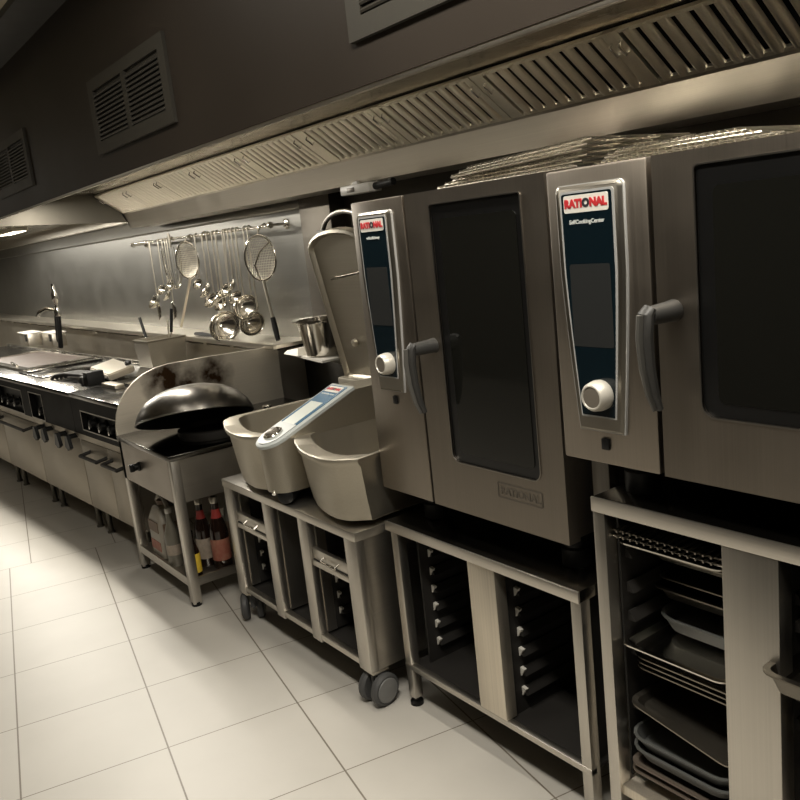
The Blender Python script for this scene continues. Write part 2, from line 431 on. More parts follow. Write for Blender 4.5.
WH = ['first grease filter at the far left end of the hood', 'second grease filter from the left end of the hood', 'third grease filter from the left end of the hood',
      'hood grease filter above the left end of the utensil rail', 'hood grease filter above the middle of the utensil rail', 'hood grease filter above the right bracket of the utensil rail and pot shelf',
      'hood grease filter above the white socket box', 'hood grease filter above the tall oven', 'hood grease filter above the gap between the two ovens', 'hood grease filter at the right edge above the nearer oven', 'hood grease filter', 'hood grease filter']
flt['label'] = WH[0]
for i in range(1, 10): dup(flt, loc=f0 + Vector((FL[i] - FL[0], 0, 0)), label=WH[i])

# second, plain hood further along
h2 = thing('extractor_hood', 'plain stainless hood section at the far left beyond the filters', 'hood', (-9.0, 1.8, 1.95))
obj('canopy_plate', MB().box(-12.9, HX0 - .05, 1.27, 2.42, 2.03, 2.05), cm, h2)
obj('front_lip', MB().box(-12.9, HX0 - .05, 1.243, 1.258, 1.994, 2.010, .002), 'hood', h2)
obj('rear_panel', MB().box(-12.9, HX0 - .05, 2.36, 2.51, 1.94, 2.1), 'hood', h2)
def hood_lamp(x, y, z, w, power, lab, seen=True):
    t = thing('hood_lamp', lab, 'lamp', (x, y, z))
    obj('housing', MB().box(x - w / 2, x + w / 2, y - .07, y + .07, z, z + .03, .005), 'satin', t)
    obj('reflection_glow', MB().box(x - w / 2 + .02, x + w / 2 - .02, y - .055, y + .055, z - .006, z, .002), 'lamp', t)
    return t
hood_lamp(-8.5, 1.82, 1.998, .7, 1, 'glowing panel for lamp reflections under the plain hood at the far left')  # glowing panel stands in for lamp reflections on the hood underside

# ventilation grilles on the bulkhead
def grille(x0, label):
    W, z0, z1, Y = .88, 2.106, 2.408, 1.24
    t = thing('ventilation_grille', label, 'vent', (x0 + W / 2, Y, z0), 'louvred grilles on the dark bulkhead')
    b = MB(); b.frame([(x0, Y, z0), (x0 + W, Y, z0), (x0 + W, Y, z1), (x0, Y, z1)],
                      [(x0 + .06, Y, z0 + .05), (x0 + W - .06, Y, z0 + .05), (x0 + W - .06, Y, z1 - .045), (x0 + .06, Y, z1 - .045)], (0, -.014, 0))
    obj('grille_frame', b, 'vent', t)
    obj('mullion', MB().box(x0 + W / 2 - .022, x0 + W / 2 + .022, Y - .013, Y, z0 + .045, z1 - .04), 'vent', t)
    for xa, xb in ((x0 + .06, x0 + W / 2 - .022), (x0 + W / 2 + .022, x0 + W - .06)):
        b = MB(); n = 11; h = (z1 - z0 - .11) / n
        for i in range(n):
            zc = z0 + .055 + h * (i + .5)
            b.obox(((xa + xb) / 2, Y - .006, zc), ((1, 0, 0), (0, 1, .8), (0, -.8, 1)), (xb - xa, .022, .006))
        b.box(xa, xb, Y - .003, Y - .001, z0 + .05, z1 - .045)
        obj('louvre_panel', b, 'vent', t)
    return t
g0 = grille(-3.80, 'two-panel louvred grille on the dark bulkhead above the utensils, middle of the three')
dup(g0, loc=(-5.90 + .44 + .02, 1.24, 2.106), label='louvred grille on the bulkhead cut off by the left picture edge')
dup(g0, loc=(-1.785 + .44, 1.24, 2.106), label='louvred grille on the bulkhead cut off by the top picture edge')

# ================================================================== OVENS
def oven(y, x0, W, zt, zb, dep, cw, wx0, wx1, wz0, wz1, cx, bz1, bz0, gz0, hx, hz, lab, sub, knz, subname, fh=.11):
    t = thing('combi_oven', lab, 'oven', (x0 + W / 2, y + dep / 2, zb - fh))
    obj('body', MB().box(x0 + .006, x0 + W - .004, y + .045, y + dep, zb + .006, zt - .003, .004), 'oven', t)
    obj('control_column', MB().box(x0, x0 + cw - .006, y, y + .044, zb, zt, .005), 'oven', t)
    dx0, dx1 = x0 + cw + .006, x0 + W
    # door with a window opening
    d = thing_part = None
    R = .022; n = 6; RL = [.008, .008, .028, .028]
    inner = rrect(wx0, wx1, wz0, wz1, RL, n)
    outer = []
    for (px, pz) in inner:   # project corner fans onto the rectangle outline
        outer.append((dx0 if px < (wx0 + wx1) / 2 else dx1, zt if pz > (wz0 + wz1) / 2 else zb))
    # spread points so that the faces stay sound
    k = n + 1; o2 = []
    for ci in range(4):
        cxr, czr = outer[ci * k]
        for j in range(k):
            px, pz = inner[ci * k + j]; f = j / n
            if ci == 0: p = (dx1, pz + (zt - pz) * min(1, f * 2)) if f <= .5 else (dx1 + (px - dx1) * (f - .5) * 2, zt)
            if ci == 1: p = (px + (dx0 - px) * min(1, f * 2), zt) if f <= .5 else (dx0, zt + (pz - zt) * (f - .5) * 2)
            if ci == 2: p = (dx0, pz + (zb - pz) * min(1, f * 2)) if f <= .5 else (dx0 + (px - dx0) * (f - .5) * 2, zb)
            if ci == 3: p = (px + (dx1 - px) * min(1, f * 2), zb) if f <= .5 else (dx1, zb + (pz - zb) * (f - .5) * 2)
            o2.append(p)
    b = MB(); b.frame([(p[0], y, p[1]) for p in o2], [(p[0], y, p[1]) for p in inner], (0, .043, 0))
    door = obj('door', b, 'oven', t, angle=30)
    lip = rrect(wx0 - .0035, wx1 + .0035, wz0 - .0035, wz1 + .0035, [q + .0035 for q in RL], n)
    b = MB(); b.frame([(p[0], y - .003, p[1]) for p in lip], [(p[0], y - .003, p[1]) for p in inner], (0, .006, 0))
    obj('window_rim', b, 'rim', door)
    b = MB(); b.prism([(p[0], y + .004, p[1]) for p in inner], (0, .012, 0))
    win = obj('door_window', b, 'seal', door)
    gl = rrect(wx0 + .035, wx1 - .022, wz0 + .03, wz1 - .04, .015, n)
    b = MB(); b.prism([(p[0], y + .0015, p[1]) for p in gl], (0, .004, 0))
    obj('window_glass', b, 'glass', door)
    # handle
    h = MB(); h.lathe([(.023, 0), (.021, .02), (.019, .07), (.018, .08)], (hx + .022, y, hz), (0, -1, 0), 24)
    hb = obj('handle', h, 'greyplastic', door)
    pts = [(hx + .022, y - .074, hz + .016), (hx + .018, y - .082, hz + .004), (hx + .015, y - .084, hz - .04), (hx + .015, y - .080, hz - .10), (hx + .017, y - .070, hz - .155), (hx + .020, y - .058, hz - .19)]
    b = MB(); b.path(pts, [.018, .023, .022, .020, .017, .013], 14, flat=.62)
    obj('handle_back', b, 'greyplastic', door)
    b = MB(); b.path([(p[0] - .001, p[1] - .0085, p[2]) for p in pts[1:]], [.018, .0185, .0165, .0135, .010], 12, flat=.45)
    obj('grip', b, 'gripface', door)
    # control panel: a shield that narrows below
    def shield(xm, wt, wb, z1, z0, r, yy):
        o = []
        for i in range(6):
            a = math.radians(90 * i / 5); o.append((xm + wt - r + r * math.cos(a), z1 - r + r * math.sin(a)))
        for i in range(6):
            a = math.radians(90 + 90 * i / 5); o.append((xm - wt + r + r * math.cos(a), z1 - r + r * math.sin(a)))
        H = z1 - z0
        for f in (.35, .5, .62, .74, .86, 1.): 
            q = max(0, (f - .3) / .7); o.append((xm - (wt + (wb - wt) * (q ** 1.25)), z1 - H * f))
        for f in (1., .86, .74, .62, .5, .35):
            q = max(0, (f - .3) / .7); o.append((xm + (wt + (wb - wt) * (q ** 1.25)), z1 - H * f))
        return [(p[0], yy, p[1]) for p in o]
    b = MB(); b.loft([shield(cx, .091, .062, bz1, bz0, .014, y - .0005), shield(cx, .091, .062, bz1, bz0, .014, y - .009), shield(cx, .085, .056, bz1 - .006, bz0 + .006, .012, y - .014)])
    cp = obj('control_panel', b, 'bezel', t)
    b = MB(); b.loft([shield(cx, .0745, .0495, bz1 - .012, gz0 - .004, .008, y - .010), shield(cx, .0745, .0495, bz1 - .012, gz0 - .004, .008, y - .0155)])
    obj('panel_edge', b, 'silver', cp)
    b = MB(); b.loft([shield(cx, .093, .064, bz1 + .002, bz0 - .002, .014, y - .0005), shield(cx, .093, .064, bz1 + .002, bz0 - .002, .014, y - .0075)])
    obj('bezel_edge', b, 'silver', cp)
    b = MB(); b.loft([shield(cx, .0685, .0455, bz1 - .017, gz0, .006, y - .012), shield(cx, .0685, .0455, bz1 - .017, gz0, .006, y - .017)])
    obj('panel_glass', b, 'blue', cp)
    b = MB(); b.prism([(p[0], y - .0165, p[1]) for p in rrect(cx - .056, cx + .056, bz1 - .35, bz1 - .168, .006)], (0, -.0012, 0))
    obj('display', b, 'screen', cp)
    b = MB(); b.prism([(p[0], y - .0165, p[1]) for p in rrect(cx - .061, cx + .061, bz1 - .058, bz1 - .021, .005)], (0, -.002, 0))
    obj('brand_badge', b, 'white', cp)
    brand(.0235, (cx, y - .0192, bz1 - .0395), (1, 0, 0), (0, 0, 1), cp)
    text(sub, .0125, (cx, y - .0175, bz1 - .078), (1, 0, 0), (0, 0, 1), 'paleink', cp, subname, .0002)
    kx = cx + .012
    k = MB(); k.lathe([(.034, 0), (.035, .012), (.032, .03), (.028, .036), (.025, .037), (.023, .034)], (kx, y - .016, knz), (0, -1, 0), 32)
    kn = obj('knob', k, 'knobw', cp)
    k = MB(); k.lathe([(.0245, 0), (.023, .002), (.012, .003)], (kx, y - .0485, knz), (0, -1, 0), 28)
    obj('knob_face', k, 'knobface', cp)
    # socket flap below the panel
    obj('socket_flap', MB().box(cx - .008, cx + .014, y - .006, y + .002, bz0 - .045, bz0 - .018, .003), 'black', t)
    for fx in (x0 + .13, x0 + W - .09):
        for fy in (y + .12, y + dep - .1):
            b = MB(); b.lathe([(.042, 0), (.042, .05), (.034, .055), (.034, fh + .005)], (fx, fy, zb - fh), n=20)
            obj('foot', b, 'black', t)
    return t
# tall oven (left)
ov1 = oven(1.51, -2.294, .847, 1.750, .801, .74, .2795, -1.893, -1.533, .960, 1.711, -2.163, 1.714, 1.152, 1.20, -1.957, 1.308,
     'tall combi oven with long glass door on the open stand, left of the two', 'whitefficiency', 1.244, 'model_lettering')
b = MB(); b.frame([(p[0], 1.5095, p[1]) for p in rrect(-1.708, -1.532, .884, .930, .006)], [(p[0], 1.5095, p[1]) for p in rrect(-1.704, -1.536, .888, .926, .004)], (0, -.0008, 0))
pl = obj('etched_plate', b, 'etch', ov1)
text('RATIONAL', .032, (-1.618, 1.509, .906), (1, 0, 0), (0, 0, 1), 'etch', pl, 'etched_lettering', .0008)
# nearer oven (right)
ov2 = oven(1.42, -1.355, .857, 1.742, 1.083, .84, .277, -.974, -.60, 1.226, 1.712, -1.229, 1.706, 1.163, 1.20, -1.055, 1.437,
     'wider combi oven with blue control panel at right edge, nearest the viewer', 'SelfCookingCenter', 1.25, 'model_lettering', .091)

# wire racks laid on the oven roofs
def rack(x0, x1, y0, y1, z, lab, grp, tilt=0., mat='satin'):
    cx, cy = (x0 + x1) / 2, (y0 + y1) / 2
    b = MB(); r = .0026
    b.path([(x0, y0 + .01, z), (x1, y0 + .01, z), (x1, y1, z), (x0, y1, z)], r, 8, True)
    n = int((x1 - x0) / .018)
    for i in range(1, n):
        x = x0 + (x1 - x0) * i / n
        b.path([(x, y0 - .004, z + .004), (x, y0 + .012, z + .005), (x, y1, z + .005)], .0026, 6)
    for f in (.33, .66): b.cyl((x0, y0 + (y1 - y0) * f, z), (x1, y0 + (y1 - y0) * f, z), .003, n=6)
    if tilt: bmesh.ops.rotate(b.bm, cent=(x0, cy, z), matrix=Matrix.Rotation(-tilt, 3, 'Y'), verts=b.bm.verts)
    return obj('wire_rack', b, mat, None, (cx, cy, z), lab, 'rack', grp)
NM = ['lowest', 'second', 'third', 'fourth', 'fifth', 'topmost']
for i in range(6):
    rack(-1.97 + .022 * i, -1.43 + .006 * i, 1.60 + .012 * (i % 3), 2.05, 1.757 + .0085 * i, '%s wire rack of the stack lying on the tall oven' % NM[i], 'wire racks on the tall oven', tilt=.008 * i)
for i in range(4):
    rack(-1.365 + .02 * i, -.86 - .04 * i, 1.58 + .012 * (i % 2), 2.0, 1.749 + .0085 * i, '%s wire rack of the pile lying on the nearer oven' % NM[i] if i < 3 else 'topmost wire rack of the pile lying on the nearer oven', 'wire racks on the nearer oven')

# ================================================================== OPEN STAND under the tall oven
Y1 = 1.49
st = thing('oven_stand', 'low steel oven stand with two empty bays in painted shade under the tall oven', 'stand', (-1.84, 1.86, 0))
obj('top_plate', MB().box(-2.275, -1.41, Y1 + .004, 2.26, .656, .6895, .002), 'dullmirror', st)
obj('front_edge', MB().box(-2.277, -1.408, Y1 - .003, Y1 + .004, .656, .690, .002), 'steel', st)
for lx in (-2.262, -1.448):
    for ly in (Y1 + .008, 2.2):
        lg = obj('leg', MB().box(lx, lx + .036, ly, ly + .036, .03, .656, .002), 'steel_z', st)
        b = MB(); b.lathe([(.024, 0), (.024, .012), (.012, .016), (.012, .034)], (lx + .018, ly + .018, 0), n=16)
        obj('foot', b, 'black', lg)
obj('centre_post', MB().box(-1.863, -1.743, Y1 + .006, Y1 + .05, .162, .656, .002), 'wood', st)
obj('front_rail', MB().box(-2.262, -1.412, Y1 + .006, Y1 + .03, .143, .163, .002), 'steel', st)
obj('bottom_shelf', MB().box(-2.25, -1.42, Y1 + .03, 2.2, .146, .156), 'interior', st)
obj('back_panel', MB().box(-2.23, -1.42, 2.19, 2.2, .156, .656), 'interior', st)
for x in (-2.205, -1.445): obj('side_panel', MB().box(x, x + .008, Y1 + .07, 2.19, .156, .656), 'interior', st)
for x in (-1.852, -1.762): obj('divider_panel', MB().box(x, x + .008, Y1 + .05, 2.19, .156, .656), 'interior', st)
def runner(x, s, y0, y1, z, par, end=True):
    b = MB(); b.prism([(x, y0, z), (x + s * .020, y0, z), (x + s * .018, y0, z + .004), (x + s * .004, y0, z + .024), (x, y0, z + .024)], (0, y1 - y0, 0))
    ru = obj('runner', b, 'interior', par)
    if s > 0 and end:
        b = MB(); b.prism([(x, y0 - .004, z - .002), (x + .003, y0 - .004, z - .002), (x + .017, y0 - .004, z + .022), (x, y0 - .004, z + .026)], (0, .012, 0)); obj('runner_glint', b, 'white', ru)  # white cap paints the light caught on the runner's tip
    return ru
for i in range(6):
    z = .215 + i * .066
    runner(-2.195, 1, 1.60, 2.15, z, st); runner(-1.854, -1, 1.60, 2.15, z, st)
    runner(-1.752, 1, 1.58, 2.15, z, st); runner(-1.447, -1, 1.58, 2.15, z, st)
for x0, x1 in ((-2.17, -1.87), (-1.73, -1.45)):
    obj('rear_bar', MB().box(x0, x1, 2.10, 2.13, .43, .475, .002), 'tray', st)

# ================================================================== TRAY STAND under the nearer oven
Y2 = 1.43
s2 = thing('tray_stand', 'taller steel stand filled with trays under the nearer oven', 'stand', (-.9, 1.85, 0))
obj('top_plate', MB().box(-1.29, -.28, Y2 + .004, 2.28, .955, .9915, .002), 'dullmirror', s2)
obj('front_edge', MB().box(-1.292, -.28, Y2 - .002, Y2 + .004, .955, .992, .002), 'steel', s2)
for lx in (-1.291, -.35):
    for ly in (Y2 + .002, 2.22):
        obj('leg', MB().box(lx, lx + .034, ly, ly + .04, 0, .955 if ly > 2 else .96, .002), 'steel_z', s2)
obj('centre_post', MB().box(-.952, -.829, Y2 + .002, Y2 + .05, .12, .956, .002), 'steel_z', s2)
obj('bottom_shelf', MB().box(-1.257, -.35, Y2 + .01, 2.22, .205, .232, .002), 'wood', s2)
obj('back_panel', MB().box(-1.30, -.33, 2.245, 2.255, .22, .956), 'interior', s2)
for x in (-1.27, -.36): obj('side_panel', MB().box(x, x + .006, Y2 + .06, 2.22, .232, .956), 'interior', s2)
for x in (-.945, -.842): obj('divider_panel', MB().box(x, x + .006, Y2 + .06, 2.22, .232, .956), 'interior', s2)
# upright of the stand behind the leg, seen between the two ovens
obj('rear_upright', MB().box(-1.40, -1.345, 1.56, 1.60, 0, 1.07, .002), 'steel_z', s2)

def pan_tray(name, x0, x1, y0, y1, z, h, mat, lab, cat, grp=None, tilt=0., rim=.012, r=.02, tap=.012):
    """gastronorm tray: rounded wall, floor and turned rim; z = underside of the rim front"""
    cx, cy = (x0 + x1) / 2, (y0 + y1) / 2; b = MB()
    def rg(o, zz, rr): return [(p[0], p[1], zz) for p in rrect(x0 + o, x1 - o, y0 + o, y1 - o, max(rr, .003), 4)]
    th = .0016
    b.loft([rg(rim + tap, z - h, r), rg(rim, z - .002, r), rg(0, z, r + rim), rg(0, z + th + .002, r + rim), rg(rim + th, z + th + .002, r), rg(rim + tap + th, z - h + th, r)])
    if tilt:
        bmesh.ops.rotate(b.bm, cent=(x0, cy, z), matrix=Matrix.Rotation(tilt, 3, 'Y'), verts=b.bm.verts)
    return obj(name, b, mat, None, (cx, cy, z - h), lab, cat, grp)
LX0, LX1 = -1.258, -.955
G = 'trays in the left bay of the tray stand'
for z, l in ((.907, 'upper wire rack at the top of the left tray bay'), (.893, 'lower wire rack at the top of the left tray bay')):
    rack(LX0 + .004, LX1 - .012, 1.45, 1.95, z, l, G, mat='tray')
pan_tray('oven_tray', LX0 + .004, LX1 - .006, 1.455, 1.97, .879, .012, 'pol', 'thin bright tray just below the wire racks in the left tray bay', 'tray', G)
pan_tray('oven_tray', LX0 + .004, LX1 - .004, 1.56, 2.08, .842, .02, 'tray', 'recessed tray, second below the wire racks in the left tray bay', 'tray', G)
pan_tray('oven_tray', LX0 + .004, LX1 - .004, 1.56, 2.08, .820, .02, 'tray', 'recessed tray, third below the wire racks in the left tray bay', 'tray', G)
pan_tray('oven_tray', LX0 + .004, LX1 - .004, 1.60, 2.12, .742, .012, 'tray', 'dull tray pushed back above the deep tray in the left bay', 'tray', G)
pan_tray('deep_tray', LX0 + .004, LX1 - .004, 1.58, 2.10, .722, .03, 'tray', 'deeper tray with bright rim in the middle of the left bay', 'tray', G)
pan_tray('tub', LX0 + .03, LX1 - .004, 1.55, 2.08, .665, .035, 'greytub', 'shallow grey plastic tub in the middle of the left tray bay', 'tub', None, rim=.006, r=.05)
pan_tray('oven_tray', LX0 + .002, LX1 - .006, 1.45, 1.98, .620, .012, 'pol', 'bright tray slid flush with the stand front, below the grey tub', 'tray', G)
for i, l in enumerate(('upper', 'middle', 'lower')):
    pan_tray('oven_tray', LX0 + .004, LX1 - .003, 1.50, 2.03, .565 - i * .0135, .009, 'tray', '%s tray of the three stacked below the flush bright tray' % l, 'tray', G)
pan_tray('oven_tray', LX0 + .012, LX1 + .0, 1.46, 1.99, .462, .010, 'tray', 'single tray hanging askew above the grey plastic tubs', 'tray', G, tilt=.185)
pan_tray('tub', LX0 + .006, LX1 - .004, 1.455, 1.98, .372, .03, 'greytub', 'upper grey plastic tub at the bottom of the left tray bay', 'tub', 'grey tubs low in the left bay', rim=.006, r=.045)
pan_tray('tub', LX0 + .006, LX1 - .004, 1.455, 1.98, .340, .028, 'greytub', 'lower grey plastic tub at the bottom of the left tray bay', 'tub', 'grey tubs low in the left bay', rim=.006, r=.045)
pan_tray('oven_tray', LX0 + .004, LX1 - .003, 1.46, 2.0, .292, .012, 'browntray', 'upper brown enamel tray under the grey tubs', 'tray', 'brown trays at the bottom')
pan_tray('oven_tray', LX0 + .004, LX1 - .003, 1.46, 2.0, .272, .012, 'browntray', 'lower brown enamel tray under the grey tubs', 'tray', 'brown trays at the bottom')
for i in range(5):
    zz = (.855, .765, .69, .60, .45)[i]
    runner(LX0 + .0, 1, 1.5, 2.15, zz - .03, s2, False); runner(LX1 + .003, -1, 1.5, 2.15, zz - .03, s2)
RX0, RX1 = -.826, -.50
G2 = 'trays in the right bay of the tray stand'
pan_tray('deep_tray', RX0 + .035, RX1, 1.47, 2.0, .868, .03, 'tray', 'topmost tray in the right tray bay at the picture edge', 'tray', G2)
pan_tray('tub', RX0 + .035, RX1, 1.47, 2.0, .812, .03, 'greytub', 'grey tub in the right tray bay below the topmost tray', 'tub', None, rim=.006, r=.04)
b = MB(); pan_tray('deep_tray', RX0 - .026, RX1 - .03, 1.385, 1.92, .728, .042, 'darktray', 'steel tray sticking out of the right tray bay in front of the post', 'tray', G2)
pan_tray('deep_tray', RX0 + .02, RX1, 1.46, 2.0, .66, .03, 'tray', 'tray right below the protruding steel tray', 'tray', G2)
pan_tray('oven_tray', RX0 + .02, RX1, 1.47, 2.0, .585, .02, 'tray', 'second tray below the protruding steel tray', 'tray', G2)
for zz in (.835, .775, .672, .62, .555): runner(RX0 + .003 - .012, 1, 1.5, 2.15, zz, s2, False)

# ================================================================== CART with the double braising pan
YC = 1.39
ct = thing('steel_cart', 'wheeled steel cart with two drawers under the double braising pan', 'cart', (-2.86, 1.76, 0))
CX0, CX1 = -3.395, -2.322
obj('top_plate', MB().box(CX0, CX1, YC - .003, 2.14, .628, .662, .003), 'steel', ct)
obj('side_panel', MB().box(CX1 - .022, CX1 - .004, YC + .035, 2.12, .135, .628), 'steel_y', ct)
obj('side_panel', MB().box(CX0 + .004, CX0 + .022, YC + .035, 2.12, .135, .628), 'steel_y', ct)
for x0, x1 in ((CX0 + .003, -3.318), (-3.024, -2.956), (-2.730, -2.664), (-2.400, CX1 - .002)):
    obj('front_post', MB().box(x0, x1, YC, YC + .035, .132, .628, .002), 'steel_z', ct)
obj('front_rail', MB().box(-3.318, -2.400, YC + .002, YC + .03, .143, .166, .002), 'steel', ct)
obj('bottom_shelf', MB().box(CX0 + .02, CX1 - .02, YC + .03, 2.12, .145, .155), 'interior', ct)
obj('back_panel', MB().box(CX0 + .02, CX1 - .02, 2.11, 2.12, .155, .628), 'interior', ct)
obj('bay_light_and_shade', MB().box(-2.958, -2.952, YC + .035, YC + .30, .166, .628), 'steel_z', ct)  # lit side wall of the centre bay, laid on as pale steel
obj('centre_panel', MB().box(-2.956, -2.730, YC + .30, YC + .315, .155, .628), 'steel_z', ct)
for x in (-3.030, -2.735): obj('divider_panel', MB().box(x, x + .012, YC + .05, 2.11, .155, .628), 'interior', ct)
for x in (-3.316, -2.664): obj('bay_light_and_shade', MB().box(x - .003, x + .003, YC + .035, YC + .075, .166, .628), 'steel_z', ct)  # pale strips only as deep as light reaches into the bays
for x in (-3.316, -2.664): obj('bay_light_and_shade', MB().box(x - .004, x + .002, YC + .075, 2.1, .166, .628), 'interior', ct)  # same bay walls further in, shade painted near black
for x0, x1 in ((-3.314, -3.027), (-2.661, -2.402)):
    dr = obj('drawer', MB().box(x0, x1, YC + .006, YC + .025, .452, .474, .002).box(x0, x1, YC + .012, YC + .03, .476, .520, .002).box(x0, x1, YC + .05, YC + .5, .455, .462), 'steel', ct)
    xm = (x0 + x1) / 2
    b = MB(); b.path([(xm - .05, YC + .016, .500), (xm - .05, YC - .004, .488), (xm + .05, YC - .004, .488), (xm + .05, YC + .016, .500)], .004, 8)
    obj('drawer_handle', b, 'pol', dr)
    obj('drawer_slot', MB().box(x0 + .004, x1 - .004, YC + .010, YC + .014, .474, .480), 'black', dr)
for x in (-3.312, -2.66):
    for z in (.225, .29, .355): runner(x + .002, 1, YC + .095, 2.0, z, ct)
def castor(x, y, par, rot):
    cs = MB(); cs.cyl((x, y, .085), (x, y, .135), .018); cs.box(x - .03, x + .03, y - .035, y + .035, .124, .134, .003)
    c = obj('castor', cs, 'satin', par)
    cr, sr = math.cos(rot), math.sin(rot)
    ax = Vector((cr, sr, 0))
    fork = MB(); fork.obox((x, y + .005, .085), (ax, (-sr, cr, 0), (0, 0, 1)), (.028, .06, .07), .008)
    obj('fork', fork, 'rubber', c)
    for s in (-1, 1):
        o = Vector((x, y, .060)) + ax * (s * .034)
        w = MB(); w.lathe([(.030, -.016), (.052, -.016), (.06, -.008), (.06, .008), (.052, .016), (.030, .016)], o, ax, 28)
        wo = obj('wheel', w, 'rubber', c)
        w = MB(); w.lathe([(.046, 0), (.044, .005), (.012, .009)], o + ax * (s * .014), ax * s, 24)
        obj('wheel_disc', w, 'wheel', c)
castor(-2.352, 1.43, ct, .12); castor(-3.345, 1.425, ct, 1.1); castor(-2.36, 2.08, ct, .3); castor(-3.35, 2.08, ct, .2)

# ---- double braising pan
vp = thing('double_braising_pan', 'double braising pan with tilted blue control panel standing on the cart', 'cooker', (-2.85, 1.75, .662))
def pan_outline(s, o, z, fr=0.):
    """right pan outline for s=1; o = inset on sides/back, fr = extra inset at the front"""
    xm = -2.848
    pts = [(.048 + o, 2.03 - o), (.048 + o, 1.75), (.048 + o, 1.52 + fr * .8)]
    for px, py in ((.055, 1.476), (.085, 1.440), (.13, 1.417), (.18, 1.396), (.23, 1.376), (.29, 1.358), (.36, 1.347), (.43, 1.345), (.47, 1.354), (.50, 1.366), (.556, 1.420)):
        k = (px - .29) / .25
        pts.append((px - o * k, py + o * .9 + fr * (1 - .25 * abs(k))))
    pts += [(.546 - o, 1.51 + fr * .6), (.546 - o, 1.75), (.546 - o, 2.03 - o)]
    return [(xm + p[0] + (0 if s > 0 else -.60), p[1] - (0 if s > 0 else .012), z) for p in pts]
def make_pan(s):
    b = MB()
    rings = [pan_outline(s, .030, .684, .045), pan_outline(s, .018, .692, .034), pan_outline(s, .014, .76, .024), pan_outline(s, .008, .890, .010), pan_outline(s, .002, .905), pan_outline(s, 0, .912), pan_outline(s, 0, .922), pan_outline(s, .004, .925),
             pan_outline(s, .022, .922, .055), pan_outline(s, .026, .914, .060), pan_outline(s, .034, .76, .085), pan_outline(s, .05, .735, .1)]
    b.loft(rings)
    p = obj('pan', b, 'pan', vp, angle=40)
    return p
make_pan(1); make_pan(-1)
obj('base', MB().box(-3.30, -2.39, 1.55, 2.08, .672, .74, .01), 'darksteel', vp)
for x in (-3.25, -2.45):
    for y in (1.62, 2.0): obj('foot', MB().cyl((x, y, .662), (x, y, .68), .03), 'black', vp)
# control housing: rounded nose, sloping top, flat back
XM, HW = -2.852, .078
def house_ring(z0, top):
    pts = [(XM - HW, 2.05), (XM - HW, 1.745), (XM - HW, 1.55), (XM - HW, 1.43)]
    for a in range(195, 346, 15):
        t = math.radians(a); pts.append((XM + HW * math.cos(t), 1.42 + HW * 1.0 * math.sin(t)))
    pts += [(XM + HW, 1.43), (XM + HW, 1.55), (XM + HW, 1.745), (XM + HW, 2.05)]
    return pts
def ztop(y): return 1.052 if y > 1.744 else .892 + (y - 1.34) * (1.052 - .892) / (1.745 - 1.34)
b = MB(); pts = house_ring(0, 0)
low = [b.bm.verts.new((p[0], p[1] + (.012 if p[1] < 1.42 else 0), .715)) for p in pts]; hi = [b.bm.verts.new((p[0], p[1], ztop(p[1]))) for p in pts]
n = len(pts); b.bridge(low, hi); b.bm.faces.new(low[::-1])
b.bm.faces.new((hi[0], hi[1], hi[-2], hi[-1])); b.bm.faces.new(hi[1:-1])
obj('control_housing', b, 'pan', vp, angle=30)
obj('rear_housing', MB().box(-3.37, -2.33, 2.03, 2.12, .70, 1.0, .01).box(-3.02, -2.33, 2.03, 2.12, .99, 1.045, .01), 'pan', vp)
# tilted control panel on the slope
sl = Vector((0, 1.745 - 1.34, 1.052 - .892)).normalized(); nn = Vector((0, -sl.z, sl.y)); ori = Vector((XM, 1.34, .892))
def sp(u, v, h): return ori + Vector((v, 0, 0)) + sl * u + nn * h
def stad(w, u0, u1, h, r=None):
    """outline on the slope: round lower end, square upper end"""
    o = [sp(u1, -w, h), sp(u1, w, h)][::-1]
    out = [sp(u1, w, h), sp(u1, -w, h)]
    for i in range(0, 13):
        a = PI + PI * i / 12; out.append(sp(u0 + w + w * math.sin(a) , w * math.cos(a), h))
    return out
b = MB(); b.loft([stad(.079, -.004, .436, .0), stad(.079, -.004, .436, .012), stad(.073, .002, .430, .016)])
cp = obj('control_panel', b, 'palegrey', vp, label='pale tilted control panel with blue and light screen')
b = MB(); b.loft([stad(.062, .012, .418, .0155), stad(.062, .012, .418, .0185)])
obj('panel_glass', b, 'blue_l', cp)
b = MB(); b.loft([stad(.064, .010, .15, .0150), stad(.064, .010, .15, .0198)])
obj('knob_plate', b, 'palegrey', cp)
b = MB(); b.prism([sp(.150, -.044, .0185), sp(.150, .044, .0185), sp(.30, .044, .0185), sp(.30, -.044, .0185)], nn * .0015)
obj('display', b, 'palescreen', cp)
b = MB(); b.prism([sp(.372, -.05, .0185), sp(.372, .05, .0185), sp(.411, .05, .0185), sp(.411, -.05, .0185)], nn * .0015)
obj('brand_badge', b, 'white', cp)
brand(.0195, sp(.3915, 0, .0206), (1, 0, 0), sl, cp, .0012)
text('VarioCooking Center', .0105, sp(.358, 0, .0192), (1, 0, 0), sl, 'paleink', cp, 'model_lettering', .0002)
b = MB(); b.lathe([(.040, 0), (.040, .006), (.034, .010), (.028, .008), (.026, .002)], sp(.075, 0, .0195), nn, 28)
kn = obj('knob_ring', b, 'chrome', cp)
b = MB(); b.lathe([(.024, 0), (.022, .016), (.015, .02)], sp(.075, 0, .020), nn, 24)
obj('knob', b, 'knobface', cp)
